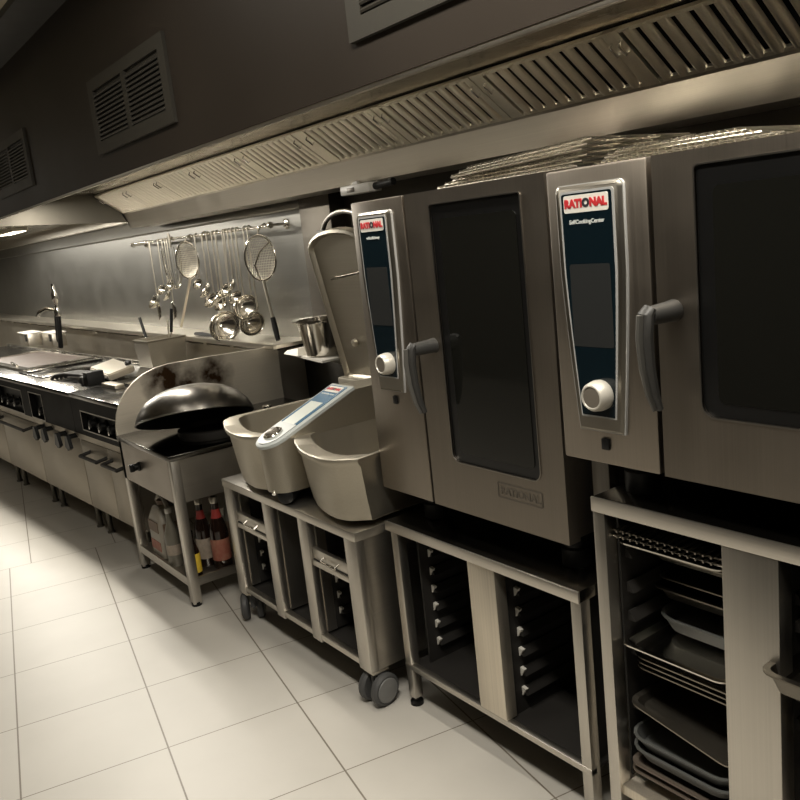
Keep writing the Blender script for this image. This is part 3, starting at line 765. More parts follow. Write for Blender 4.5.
# drain valve under the nose
b = MB(); b.lathe([(.036, 0), (.037, .02), (.037, .075), (.030, .10), (.012, .11)], (XM - .02, 1.455, .70), (.75, -.65, -.02), 24)
dv = obj('drain_valve', b, 'black', vp)
b = MB(); b.path([(XM - .01, 1.41, .735), (XM + .0, 1.375, .735), (XM + .03, 1.355, .712)], [.010, .013, .008], 10)
obj('valve_lever', b, 'chrome', dv)
# raised lid over the left pan
hb = Vector((0, 2.085, .985)); ht = Vector((0, 1.952, 1.685)); lu = (ht - hb).normalized(); Ll = (ht - hb).length
ln = Vector((0, -lu.z, lu.y))   # towards the aisle
def lp(x, u, h): return Vector((x, hb.y, hb.z)) + lu * u + ln * h
def lid_out(o, h):
    x0, x1 = -3.365 + o, -2.885 - o; pts = [(x1, 0 + o), (x1, Ll * .86)]
    for i in range(0, 13):
        a = PI * i / 12; pts.append(((x0 + x1) / 2 + (x1 - x0) / 2 * math.cos(a), Ll * .87 + (Ll * .13 - o) * math.sin(a)))
    pts += [(x0, Ll * .86), (x0, 0 + o)]
    return [lp(p[0], p[1], h) for p in pts]
b = MB(); b.loft([lid_out(.012, -.04), lid_out(0, -.03), lid_out(0, .012), lid_out(.012, .018), lid_out(.022, .012), lid_out(.028, -.004)])
ld = obj('lid', b, 'pan', vp, angle=40)
b = MB(); b.path([lp(-3.20, Ll * .70, .0), lp(-3.20, Ll * .70, .03), lp(-2.95, Ll * .735, .03), lp(-2.95, Ll * .735, .0)], .006, 8)
obj('lid_rod', b, 'pol', ld)
b = MB(); b.lathe([(.022, 0), (.02, .02), (.008, .03)], lp(-3.03, .06, .0), ln, 16); obj('lid_bolt', b, 'satin', ld)
b = MB(); b.lathe([(.018, 0), (.016, .015), (.006, .02)], lp(-3.20, .19, .0), ln, 16)
obj('lid_bolt', b, 'satin', ld)

# pre-rinse hose behind the lid
b = MB(); pts = []
for i in range(15):
    a = PI * (1 - i / 14) ; pts.append((-3.58 + .20 * math.cos(a), 2.30, 1.67 + .10 * math.sin(a)))
pts.append((-3.38, 2.30, 1.45)); 
hs = thing('spray_hose', 'curved steel spray hose behind the raised lid, beside the tall oven', 'hose', (-3.78, 2.38, 1.1))
obj('hose', MB().path(pts, .012, 10), 'hose', hs)
obj('riser_pipe', MB().cyl((-3.78, 2.30, 1.3), (-3.78, 2.30, 1.69), .014).cyl((-3.78, 2.30, 1.45), (-3.78, 2.49, 1.45), .012), 'satin', hs)
obj('hose_clip', MB().box(-3.80, -3.72, 2.27, 2.33, 1.64, 1.69, .006), 'black', hs)

# socket box under the hood trough
sb = thing('socket_box', 'small white socket box hanging below the hood trough', 'socket', (-3.31, 2.2, 1.832))
obj('housing', MB().box(-3.40, -3.16, 2.19, 2.26, 1.832, 1.874, .004).box(-3.32, -3.28, 2.21, 2.24, 1.87, 1.888), 'white', sb)
obj('socket_face', MB().box(-3.34, -3.28, 2.186, 2.192, 1.842, 1.862, .003), 'knobface', sb)
obj('conduit', MB().cyl((-3.18, 2.225, 1.853), (-3.02, 2.225, 1.86), .016), 'darksteel', sb)

# wall shelf with pot
sh = thing('wall_shelf', 'small pale shelf on the wall left of the raised lid', 'shelf', (-3.970, 2.30, .99))
b = MB(); b.prism([(-4.190, 2.24, 1.018), (-3.730, 2.17, 1.018), (-3.730, 2.40, 1.018), (-4.190, 2.40, 1.018)], (0, 0, .012))
obj('shelf_plate', b, 'white', sh)
obj('shelf_bracket', MB().prism([(-4.170, 2.40, 1.018), (-4.170, 2.26, 1.018), (-4.170, 2.40, .95)], (.02, 0, 0)).prism([(-3.790, 2.40, 1.018), (-3.790, 2.22, 1.018), (-3.790, 2.40, .95)], (.02, 0, 0)), 'white', sh)
b = MB(); b.lathe([(.080, 0), (.092, .01), (.126, .185), (.146, .194), (.146, .202), (.124, .198), (.09, .02), (.05, .012)], (-3.910, 2.29, 1.03), n=32)
pt = thing('steel_pot', 'steel bain-marie pot standing on the small wall shelf', 'pot', (-3.910, 2.29, 1.03))
obj('pot_body', b, 'pol', pt)
b = MB(); b.path([(-4.050, 2.27, 1.21), (-4.120, 2.25, 1.215), (-4.120, 2.31, 1.215), (-4.050, 2.30, 1.21)], .005, 8)
obj('pot_handle', b, 'pol', pt)
b = MB(); b.loft([[(-4.230, 2.215, 1.031), (-4.040, 2.20, 1.031), (-4.040, 2.36, 1.031), (-4.210, 2.37, 1.031)], [(-4.210, 2.23, 1.05), (-4.065, 2.22, 1.07), (-4.065, 2.33, 1.075), (-4.180, 2.34, 1.055)]])
obj('folded_cloth', b, 'paper', None, (-4.130, 2.28, 1.03), 'folded white cloth beside the pot on the wall shelf', 'cloth')

# ================================================================== WOK STAND
wx0, wx1, wy0, wy1 = -4.42, -3.665, 1.262, 2.27
ws = thing('wok_stand', 'steel wok burner stand with scorched curved splash plate', 'stand', (-4.05, 1.77, 0))
obj('top_plate', MB().box(wx0, wx1, wy0, wy1, .722, .748, .003), 'worktop', ws)
obj('front_panel', MB().box(wx0 + .008, wx1 - .04, wy0 + .006, wy0 + .02, .515, .722), 'oven', ws)
obj('side_panel', MB().box(wx1 - .02, wx1 - .006, wy0 + .05, wy1 - .04, .515, .722), 'steel_y', ws)
obj('inner_tray', MB().box(wx0 + .02, wx1 - .03, wy0 + .03, wy1 - .03, .53, .54), 'darksteel', ws)
for lx in (wx0 + .006, wx1 - .048):
    for ly in (wy0 + .006, wy1 - .05):
        lg = obj('leg', MB().box(lx, lx + .044, ly, ly + .044, .012, .722, .003), 'steel_z', ws)
        obj('foot', MB().cyl((lx + .022, ly + .022, 0), (lx + .022, ly + .022, .02), .024), 'black', lg)
obj('lower_shelf', MB().box(wx0 + .01, wx1 - .01, wy0 + .012, wy1 - .02, .118, .124).box(wx0 + .05, wx1 - .048, wy0 + .008, wy0 + .022, .098, .14).box(wx1 - .022, wx1 - .008, wy0 + .05, wy1 - .05, .098, .14), 'steel_y', ws)
pts = [(1.264, .748), (1.268, .80), (1.282, .86), (1.31, .92), (1.35, .97), (1.40, 1.012), (1.46, 1.045), (1.53, 1.065), (1.60, 1.073), (1.80, 1.073), (2.272, 1.06), (2.272, .748)]
b = MB(); b.prism([(wx0, p[0], p[1]) for p in pts], (.012, 0, 0))
obj('splash_plate', b, 'splash', ws, label='scorched curved splash plate')
b = MB(); b.lathe([(.022, 0), (.024, .008), (.018, .012), (.018, .03)], (-4.13, wy0 + .006, .625), (0, -1, 0), 20).box(-4.138, -4.122, wy0 - .045, wy0 - .02, .605, .645, .003)
obj('control_knob', b, 'black', ws)
b = MB(); b.lathe([(.004, 0), (.009, .002), (.009, .006), (.003, .008)], (-4.152, wy0 - .02, .63), (0, -1, 0), 12)
obj('knob_mark', b, 'white', ws)
for x, y in ((-4.10, 2.0), (-4.02, 2.09)):
    b = MB(); b.lathe([(.012, 0), (.012, .02), (.026, .022), (.026, .04), (.010, .045)], (x, y, .748), (0, 0, 1), 16)
    obj('tap_knob', b, 'chrome', ws)
b = MB(); b.lathe([(.165, 0), (.17, .01), (.17, .04), (.155, .045), (.15, .02)], (-3.93, 1.60, .748), n=32)
obj('burner_ring', b, 'iron', ws)
# wok: lies upside down, near rim propped up
WC = Vector((-3.905, 1.513, .850)); RW = .289
vd = Vector((WC.x, WC.y, 0)).normalized(); tip = Vector((-vd.y, vd.x, 0))     # away from the viewer, and across
el = math.radians(-71.5)
on = (-vd * math.cos(el) + Vector((0, 0, 1)) * math.sin(el)).normalized()         # opening direction: down and towards the viewer
prof = [(RW, 0), (RW * .985, -.02), (RW * .93, -.055), (RW * .80, -.10), (RW * .6, -.135), (RW * .36, -.155), (RW * .15, -.162), (.004, -.163)]
wk = thing('wok', 'large dark wok lying upside down on the wok burner', 'wok', WC)
b = MB(); b.lathe(prof, WC, on, 48, cap0=False)
obj('bowl', b, 'wok', wk, angle=60)
b = MB(); b.lathe([(r * .985, h + .004) for r, h in prof], WC, on, 48, cap0=False)
obj('inner_bowl', b, 'wokin', wk, angle=60)
b = MB(); d_, u_, v_ = MB.basis(on)
b.path([WC + u_ * (RW * math.cos(2 * PI * i / 48)) + v_ * (RW * math.sin(2 * PI * i / 48)) for i in range(48)], .004, 8, True)
obj('rim', b, 'wok', wk)
# sauces on the lower shelf
def bottle(name, x, y, h, r, lab, label_mat, neck_mat, glass='bottle', z=.124, lz=(.12, .42), tag_neck=True, cap='satin'):
    t = thing(name, lab, 'bottle', (x, y, z))
    b = MB(); b.lathe([(r * .94, 0), (r, .006), (r, h * .50), (r * .92, h * .58), (r * .5, h * .74), (r * .40, h * .80), (r * .38, h * .93)], (x, y, z), n=24)
    obj('glass', b, glass, t)
    b = MB(); b.lathe([(r * 1.01, 0), (r * 1.01, h * (lz[1] - lz[0]))], (x, y, z + h * lz[0]), n=24, cap0=False, cap1=False)
    obj('body_sticker', b, label_mat, t)
    if tag_neck:
        b = MB(); b.lathe([(r * .60, 0), (r * .47, h * .08), (r * .43, h * .13)], (x, y, z + h * .70), n=20, cap0=False, cap1=False)
        obj('neck_sticker', b, neck_mat, t)
    b = MB(); b.lathe([(r * .44, 0), (r * .44, h * .07), (r * .36, h * .085)], (x, y, z + h * .915), n=18)
    obj('cap', b, cap, t)
    return t
bottle('sauce_bottle', -3.835, 1.43, .345, .041, 'dark sauce bottle with cream label on the wok stand shelf', 'palelabel', 'capred')
bottle('sauce_bottle', -3.745, 1.475, .36, .046, 'dark sauce bottle with large red label next to the wheeled cart', 'redlabel', 'capred')
bottle('sauce_bottle', -3.725, 1.325, .235, .030, 'small dark bottle with yellow label behind the front leg of the wok stand', 'yellowlabel', 'capred', tag_neck=False, cap='black', lz=(.12, .52))
bottle('oil_bottle', -3.965, 1.318, .30, .038, 'cloudy clear bottle left of the wok stand front leg', 'palelabel', 'palelabel', 'clearb', tag_neck=False, cap='white', lz=(.2, .38))
bottle('oil_bottle', -3.90, 1.62, .40, .04, 'cloudy bottle standing at the back of the wok stand shelf', 'brownlabel', 'palelabel', 'clearb', tag_neck=False, cap='satin')
jg = thing('sauce_canister', 'pale plastic sauce canister with brown label on the wok stand shelf', 'canister', (-4.15, 1.36, .124))
b = MB()
def jr(hx, hy, z): return [(-4.15 + p[0], 1.36 + p[1], z) for p in rrect(-hx, hx, -hy, hy, min(hx, hy) * .35, 4)]
b.loft([jr(.082, .062, .124), jr(.088, .068, .13), jr(.088, .068, .30), jr(.085, .064, .325), jr(.055, .045, .385), jr(.035, .035, .395)])
obj('canister_body', b, 'jug', jg)
b = MB(); b.path([(-4.20, 1.36, .37), (-4.235, 1.36, .40), (-4.19, 1.36, .435), (-4.12, 1.36, .425), (-4.09, 1.36, .385)], .013, 10)
obj('canister_handle', b, 'jug', jg)
obj('canister_sticker', MB().box(-4.215, -4.085, 1.289, 1.2925, .325 - .06, .325 - .005).box(-4.055 - .007, -4.0605, 1.31, 1.41, .25, .315), 'brownlabel', jg)
obj('lower_sticker', MB().box(-4.215, -4.085, 1.2895, 1.2925, .165, .215), 'redlabel', jg)
obj('cap', MB().cyl((-4.15, 1.36, .395), (-4.15, 1.36, .42), .03), 'brownlabel', jg)
pb = thing('plastic_bag', 'dark crumpled bag between the canister and the left leg of the wok stand', 'bag', (-4.32, 1.42, .124))
b = MB(); b.loft([[(-4.32 + .06 * math.cos(a) * k, 1.42 + .08 * math.sin(a) * k, z) for a in [2 * PI * i / 12 for i in range(12)]] for z, k in ((.124, .8), (.15, 1.05), (.22, 1.0), (.27, .7), (.30, .35), (.33, .5))])
obj('bag_body', b, 'brownlabel', pb)

# ================================================================== COOKING LINE at the far left
TURN = ((-4.46, 1.31, 0), math.atan(.058))
FY = 1.31
units = [('fryer_unit', -5.25, -4.468), ('boiling_unit', -6.15, -5.255), ('oven_range', -7.05, -6.155), ('griddle_unit', -9.4, -7.055)]
labs = ['steel fryer cabinet with black knob recess beside the wok stand', 'steel cooking cabinet with open black slot and two pairs of dark levers', 'steel range oven with long bar handle at the left edge', 'far steel griddle cabinet leaving the picture at the left edge']
cats = ['fryer', 'cooker', 'oven', 'griddle']
U = []
for (nm, x0, x1), lb, ca in zip(units, labs, cats):
    t = thing(nm, lb, ca, ((x0 + x1) / 2, FY + .38, 0)); U.append(t)
    obj('carcass', MB().box(x0, x1, FY + .045, FY + .74, .165, .872), 'front', t)
    for fx in (x0 + .09, x1 - .09):
        obj('foot', MB().lathe([(.024, 0), (.024, .01), (.017, .014), (.017, .17)], (fx, FY + .075, 0), n=14), 'footsteel', t)
    for fx in (x0 + .06, x1 - .06):
        obj('foot', MB().lathe([(.024, 0), (.024, .01), (.017, .014), (.017, .17)], (fx, FY + .68, 0), n=14), 'footsteel', t)
def fascia(t, x0, x1, hole=None):
    b = MB(); z0, z1 = .652, .873
    if hole is None: b.box(x0, x1, FY + .004, FY + .045, z0, z1, .003)
    else:
        a0, a1, c0, c1 = hole
        b.frame([(x0, FY + .004, z0), (x1, FY + .004, z0), (x1, FY + .004, z1), (x0, FY + .004, z1)], [(a0, FY + .004, c0), (a1, FY + .004, c0), (a1, FY + .004, c1), (a0, FY + .004, c1)], (0, .041, 0))
    f = obj('fascia', b, 'fascia', t)
    obj('fascia_ledge', MB().prism([(x0, FY + .045, .652), (x0, FY + .006, .652), (x0, FY + .022, .606), (x0, FY + .045, .606)], (x1 - x0, 0, 0)), 'front', t)
    return f
def doors(t, xs, z0=.172, z1=.604):
    out = []
    for xa, xb in zip(xs, xs[1:]):
        out.append(obj('door', MB().box(xa + .003, xb - .003, FY + .018, FY + .044, z0, z1, .003), 'front', t))
    return out
def bar_handle(d, xa, xb, z, y=FY, mat='iron'):
    b = MB(); b.path([(xa, y + .02, z + .01), (xa, y - .045, z), (xb, y - .045, z), (xb, y + .02, z + .01)], .011, 10)
    return obj('door_handle', b, mat, d)
def recess_knobs(t, x0, x1, z0, z1, xs, zk):
    f = obj('recess', MB().box(x0, x1, FY + .043, FY + .046, z0, z1), 'black', t)
    obj('recess_trim', MB().frame([(x0 - .006, FY + .002, z0 - .006), (x1 + .006, FY + .002, z0 - .006), (x1 + .006, FY + .002, z1 + .006), (x0 - .006, FY + .002, z1 + .006)], [(x0, FY + .002, z0), (x1, FY + .002, z0), (x1, FY + .002, z1), (x0, FY + .002, z1)], (0, .004, 0)), 'rim', f)
    for x in xs:
        b = MB(); b.lathe([(.034, 0), (.034, .008), (.026, .012), (.024, .04), (.018, .044)], (x, FY + .043, zk), (0, -1, 0), 20)
        k = obj('knob', b, 'black', t)
        obj('knob_pointer', MB().box(x - .006, x + .006, FY - .006, FY + .0, zk - .03, zk - .004, .002), 'chrome', k)
# fryer
t = U[0]; fascia(t, -5.25, -4.468, (-5.10, -4.52, .69, .80)); recess_knobs(t, -5.10, -4.52, .69, .80, (-4.97, -4.81, -4.66), .735)
dd = doors(t, (-5.25, -4.80, -4.468)); bar_handle(dd[0], -5.10, -4.83, .535); bar_handle(dd[1], -4.74, -4.52, .535)
# boiling unit
t = U[1]; fascia(t, -6.15, -5.255, (-6.13, -5.85, .66, .832)); recess_knobs(t, -6.13, -5.85, .66, .832, (-5.93,), .72)
doors(t, (-6.15, -5.255))
for x, z in ((-5.97, .575), (-5.78, .585), (-5.50, .585), (-5.30, .595)):
    b = MB(); b.lathe([(.016, 0), (.016, .05)], (x, FY + .02, z + .03), (0, -1, 0), 14)
    b.prism([(x - .02, FY - .05, z + .04), (x + .02, FY - .05, z + .04), (x + .045, FY - .05, z - .035), (x, FY - .05, z - .055), (x - .045, FY - .05, z - .035)], (0, .022, 0))
    obj('drain_lever', b, 'black', t)
# oven range
t = U[2]; fascia(t, -7.05, -6.155, (-6.98, -6.32, .66, .825)); recess_knobs(t, -6.98, -6.32, .66, .825, (-6.86, -6.70, -6.53), .725)
dd = doors(t, (-7.05, -6.155), .172, .60); bar_handle(dd[0], -7.0, -6.25, .555)
# far griddle cabinet
t = U[3]; fascia(t, -9.4, -7.055, (-8.9, -7.3, .68, .82)); recess_knobs(t, -8.9, -7.3, .68, .82, (-8.5, -7.9, -7.5), .735)
dd = doors(t, (-9.4, -8.6, -7.8, -7.055)); bar_handle(dd[2], -7.7, -7.1, .55); bar_handle(dd[1], -8.5, -7.9, .55)
# continuous worktops: two lengths with a seam
wt = thing('worktop', 'long steel worktop with fryer wells ending beside the wok stand', 'worktop', (-4.86, FY + .38, .872))
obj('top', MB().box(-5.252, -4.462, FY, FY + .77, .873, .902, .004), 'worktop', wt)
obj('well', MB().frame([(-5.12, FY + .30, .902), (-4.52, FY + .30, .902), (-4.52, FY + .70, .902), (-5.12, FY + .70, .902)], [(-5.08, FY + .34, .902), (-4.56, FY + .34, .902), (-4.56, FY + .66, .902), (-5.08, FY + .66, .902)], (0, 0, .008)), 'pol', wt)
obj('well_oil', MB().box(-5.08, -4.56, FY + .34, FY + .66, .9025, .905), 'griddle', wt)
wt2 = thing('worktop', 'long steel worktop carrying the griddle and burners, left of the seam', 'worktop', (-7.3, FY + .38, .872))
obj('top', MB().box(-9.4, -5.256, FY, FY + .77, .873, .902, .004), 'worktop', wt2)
obj('rear_lip', MB().box(-9.4, -5.256, FY + .74, FY + .77, .9, .922, .004), 'pol', wt2)
# griddle plate on the worktop
b = MB(); b.frame([(-8.1, FY + .16, .902), (-6.75, FY + .16, .902), (-6.75, FY + .70, .902), (-8.1, FY + .70, .902)], [(-8.05, FY + .22, .902), (-6.82, FY + .22, .902), (-6.82, FY + .68, .902), (-8.05, FY + .68, .902)], (0, 0, .02))
gp = thing('griddle_plate', 'browned griddle plate let into the far worktop at the left edge', 'griddle', (-7.4, FY + .4, .902))
obj('griddle_frame', b, 'pol', gp)
obj('griddle_surface', MB().box(-8.05, -6.82, FY + .22, FY + .68, .902, .912), 'griddle', gp)
obj('scraper_bar', MB().cyl((-7.35, FY + .24, .925), (-7.05, FY + .20, .925), .012), 'pol', gp)
b = MB(); b.box(-6.74, -6.16, FY + .12, FY + .70, .902, .912, .004); b.box(-6.6, -6.55, FY + .14, FY + .70, .912, .925, .004)
obj('steel_sheet', b, 'worktop', None, (-6.45, FY + .4, .902), 'flat bright steel sheet between the griddle and the black burner grate', 'sheet')
# burner grates: dark curved bars
bg = thing('burner_grate', 'black curved burner grate on the worktop left of the pale propped cover', 'grate', (-5.8, FY + .3, .902))
for i in range(4):
    yy = FY + .15 + i * .03; b = MB()
    b.path([(-5.98, yy - .02, .905), (-5.96, yy, .93), (-5.80, yy + .02, .948), (-5.60, yy + .05, .948), (-5.44, yy + .05, .945)], .011, 10)
    obj('grate_bar', b, 'iron', bg)
obj('grate_frame', MB().box(-5.47, -5.42, FY + .15, FY + .29, .905, .955, .004), 'iron', bg)
obj('grate_block', MB().box(-5.42, -5.35, FY + .16, FY + .27, .902, .985, .004), 'black', bg)
# pale lid / basket holder
fl = thing('pan_cover', 'pale steel cover propped on a dark rest right of the burner grate', 'cover', (-5.5, FY + .4, .902))
ax = (Vector((1, -.05, -.06)), Vector((0, 1, .18)), Vector((0, -.18, 1)))
obj('cover_plate', MB().obox((-5.53, FY + .39, .955), ax, (.38, .18, .045), .008), 'satin', fl)
obj('cover_rest', MB().box(-5.66, -5.36, FY + .31, FY + .35, .902, .935, .004), 'iron', fl)
obj('cover_knob', MB().lathe([(.02, 0), (.022, .02), (.012, .03)], (-5.40, FY + .455, .98), (0, -.2, 1), 16), 'black', fl)
obj('cutting_strip', MB().box(-5.2, -4.98, FY + .19, FY + .25, .9025, 0.928, .004), 'satin', None, (-5.1, FY + .22, .9025), 'small pale block in front of the propped pale cover', 'block')
# utensil container
ucx0, ucx1, ucy0, ucy1 = -5.79, -5.54, FY + .665, FY + .94
uc = thing('utensil_container', 'square steel container holding black handled utensils behind the wok stand', 'container', ((ucx0 + ucx1) / 2, (ucy0 + ucy1) / 2, .88))
b = MB(); b.loft([[(x, y, z) for x, y in ((ucx0 + i, ucy0 + i), (ucx1 - i, ucy0 + i), (ucx1 - i, ucy1 - i), (ucx0 + i, ucy1 - i))] for z, i in ((.904, .012), (1.085, 0), (1.09, -.006), (1.095, -.006), (1.095, .004), (.92, .014))])
obj('container_body', b, 'pan', uc)
TURN_SAVE = TURN; TURN = None
def loc2w(p):
    pv, a = TURN_SAVE; return Vector(pv) + Matrix.Rotation(a, 3, 'Z') @ (Vector(p) - Vector(pv))
cc = loc2w(((ucx0 + ucx1) / 2, (ucy0 + ucy1) / 2, .925))
# rotate with the container: utensils standing in it
for i, (dx, dy, tx, ty, h, mat, lb) in enumerate(((-.09, -.03, -.33, .0, .30, 'black', 'black handled spatula leaning left out of the steel container'),
                                             (.03, .05, .06, .10, .36, 'black', 'black handled slicer standing upright in the steel container'),
                                             (.0, .06, -.02, .09, .28, 'satin', 'thin steel spoon standing in the steel container between the two black handles'))):
    p0 = cc + Vector((dx, dy, 0)); p1 = cc + Vector((tx, ty, h)); t = thing('kitchen_utensil', lb, 'utensil', p0)
    pm = p0.lerp(p1, .55)
    obj('blade', MB().path([p0, pm], .006, 8), 'pol', t)
    obj('handle', MB().path([pm, p1], .011 if mat == 'black' else .006, 10), mat, t)
b = MB(); b.path([(-5.52, 2.235, 1.096), (-5.38, 2.225, 1.10), (-5.18, 2.22, 1.098)], [.012, .016, .010], 10)
obj('knife_steel', b, 'black', None, (-5.35, 2.23, 1.086), 'black handled tool lying on the steel ledge above the wok stand', 'tool')
# swivel tap on the far worktop
tp = thing('swivel_tap', 'chrome swivel tap on black column rising from the far worktop', 'tap', (-8.35, 2.0, .9))
b = MB(); b.cyl((-8.33, 2.02, .9), (-8.20, 2.02, 1.22), .022).cyl((-8.42, 2.02, .9), (-8.30, 2.02, 1.22), .014)
obj('column', b, 'black', tp)
b = MB(); b.lathe([(.03, 0), (.035, .04), (.02, .08), (.02, .13), (.032, .15), (.03, .2), (.018, .24), (.016, .3)], (-8.21, 2.02, 1.20), (.02, 0, 1), 18)
b.path([(-8.22, 2.02, 1.25), (-8.30, 1.95, 1.28), (-8.38, 1.9, 1.25), (-8.40, 1.88, 1.21)], .018, 10)
obj('spout', b, 'chrome', tp)
# steel containers standing at the far back of the line
for x, y, lb in ((-9.0, 1.92, 'low pale steel box on the far worktop at the left edge'), (-8.55, 2.04, 'narrow pale steel box next to the swivel tap')):
    b = MB(); b.box(x - .2, x + .16, y - .07, y + .06, .902, 1.03, .006)
    t = thing('steel_box', lb, 'container', (x, y, .902)); obj('box_body', b, 'satin', t)
    obj('box_lid', MB().box(x - .21, x + .17, y - .08, y + .07, 1.03, 1.042, .004), 'white', t)
    obj('box_latch', MB().box(x + .1, x + .13, y - .085, y - .07, .96, 1.03, .003), 'iron', t)

# ================================================================== UTENSIL RAIL
RY, RZ = 2.34, 1.755
rl = thing('utensil_rail', 'thin steel rail on the wall cladding carrying ladles and strainers', 'rail', (-5.4, RY, RZ))
obj('rail_bar', MB().cyl((-6.80, RY, RZ + .01), (-4.40, RY, RZ - .005), .009, n=14), 'pol', rl)
for x in (-6.78, -5.6, -4.42):
    obj('rail_bracket', MB().cyl((x, RY, RZ), (x, 2.452, RZ), .008).lathe([(.03, 0), (.03, .01), (.02, .016)], (x, 2.452, RZ), (0, -1, 0), 18).lathe([(.018, -.012), (.02, 0), (.018, .012)], (x, RY, RZ), (1, 0, 0), 16), 'pol', rl)
def hook_handle(b, x, y, z1, w=.0055):
    """flat handle hanging from the rail, hooked over it"""
    b.path([(x, RY + .014, RZ - .012), (x, RY + .014, RZ + .008), (x, RY, RZ + .016), (x, RY - .014, RZ + .008), (x, RY - .014, RZ - .03), (x + .004, y, z1 + .1), (x, y, z1)], w, 8)
def ladle(x, z, r, lab, face=-1., yoff=0., lean=0.):
    x += .05 + r * 1.2; y = RY - .02 - yoff
    t = thing('ladle', lab, 'ladle', (x, RY, RZ), 'ladles hanging from the wall rail')
    b = MB(); hook_handle(b, x, y, z + r * .9); obj('handle', b, 'satin', t)
    ax = Vector((lean, face * .75, .55)).normalized(); c = Vector((x, y - r * .6, z))
    prof = [(r * math.sin(a), -r * .72 * math.cos(a)) for a in [PI / 2 * i / 7 for i in range(0, 8)]]
    prof[0] = (.001, -r * .72)
    b = MB(); b.lathe(prof + [(r * .95, .002)] + [(p[0] * .94, p[1] * .94 + .002) for p in prof[::-1][1:]], c, ax, 24)
    obj('bowl', b, 'pol', t)
    return t
def spoon(x, z, L, lab):
    y = RY - .02
    t = thing('serving_spoon', lab, 'spoon', (x, RY, RZ), 'spoons hanging from the wall rail')
    b = MB(); hook_handle(b, x, y, z + L * .5); obj('handle', b, 'satin', t)
    b = MB(); b.loft([[(x + .034 * k * math.cos(a), y - .012 * (1 - k) - .010 * math.sin(a) * k, z + L * (.5 - f)) for a in [2 * PI * i / 14 for i in range(14)]] for f, k in ((0, .2), (.12, .6), (.35, 1), (.6, 1), (.85, .7), (1., .15))])
    obj('bowl', b, 'pol', t); return t
ladle(-6.50, 1.315, .062, 'leftmost ladle on the wall rail with round bowl')
spoon(-6.38, 1.235, .15, 'long serving spoon hanging low at the left end of the rail')
ladle(-6.30, 1.40, .042, 'small ladle just right of the leftmost ladle, hanging higher', lean=.3)
ladle(-6.22, 1.36, .046, 'small ladle hanging lower, left of the wire whisk', lean=-.3)
ladle(-6.12, 1.43, .044, 'small ladle directly left of the wire whisk', lean=.2)
spoon(-6.06, 1.24, .13, 'narrow spoon hanging left of the whisk, below the small ladles')
# whisk
t = thing('whisk', 'large wire whisk hanging from the rail left of the long wire skimmer', 'whisk', (-5.95, RY, RZ))
b = MB(); hook_handle(b, -5.95, RY - .02, 1.70, .009); obj('handle', b, 'satin', t)
for k in range(6):
    a = PI * k / 6; b = MB(); pts = []
    for i in range(17):
        s = PI * i / 16; rr = .07 * math.sin(s * .5) ** .8 if False else .07 * math.sin(min(PI, s))
        u = math.cos(s)
        pts.append((-5.95 + .068 * u * math.cos(a) * (1 - .0), RY - .02 + .068 * u * math.sin(a), 1.70 - .30 * math.sin(s) ** .7))
    b.path(pts, .0025, 6); obj('wire_loop', b, 'pol', t)
# skimmer: wire basket on top, handle pointing down left
def strainer(name, cx, cz, rx, rz, hx, hz, grip, lab, y=RY - .06, cross=True):
    t = thing(name, lab, 'strainer', (cx, RY, RZ))
    e = Vector((.76, .65, 0)).normalized(); f_ = Vector((-.65, .76, 0)).normalized()     # hangs turned towards the aisle
    c = Vector((cx, y, cz)); up = Vector((0, 0, 1)); b = MB()
    P = lambda a, h, d=0.: c + e * (rx * a) + up * (rz * h) + f_ * d
    N = 28
    b.path([P(math.cos(2 * PI * i / N), math.sin(2 * PI * i / N)) for i in range(N)], .006, 8, True)
    b.path([P(0, 1), (cx, y + .02, RZ - .005), (cx, RY - .004, RZ + .014), (cx, RY + .014, RZ)], .005, 8)
    obj('hoop', b, 'pol', t)
    b = MB()   # bowl of fine wire
    for k in range(-8, 9):
        f = k / 9; w = math.sqrt(1 - f * f)
        b.path([P(f, w * (2 * q / 8 - 1), .035 * w * (1 - (2 * q / 8 - 1) ** 2)) for q in range(9)], .0019, 5)
        b.path([P(w * (2 * q / 8 - 1), f, .035 * w * (1 - (2 * q / 8 - 1) ** 2)) for q in range(9)], .0019, 5)
    obj('wire_mesh', b, 'satin', t)
    if cross:
        b = MB(); b.path([P(.75, .66, -.004), P(.1, .25, -.025), P(-.3, -.3, -.025), P(-.15, -.97, -.004)], .006, 8)
        obj('brace', b, 'pol', t)
    s0 = P(0, -1); en = Vector((hx, y - .02, hz))
    m = s0.lerp(en, .62) if grip else en
    b = MB(); b.path([s0, s0.lerp(m, .5), m], [.011, .010, .010], 10, flat=.6); obj('handle', b, 'satin', t)
    if grip:
        b = MB(); b.path([m, m.lerp(en, .5), en], [.014, .017, .014], 12); obj('grip', b, 'black', t)
    return t
strainer('wire_skimmer', -5.57, 1.60, .085, .125, -5.83, 1.13, False, 'wire skimmer hanging head up with long steel handle pointing down left', cross=False)
strainer('mesh_strainer', -4.48, 1.575, .096, .132, -4.36, 1.095, True, 'big round mesh strainer with black grip at the right end of the rail')
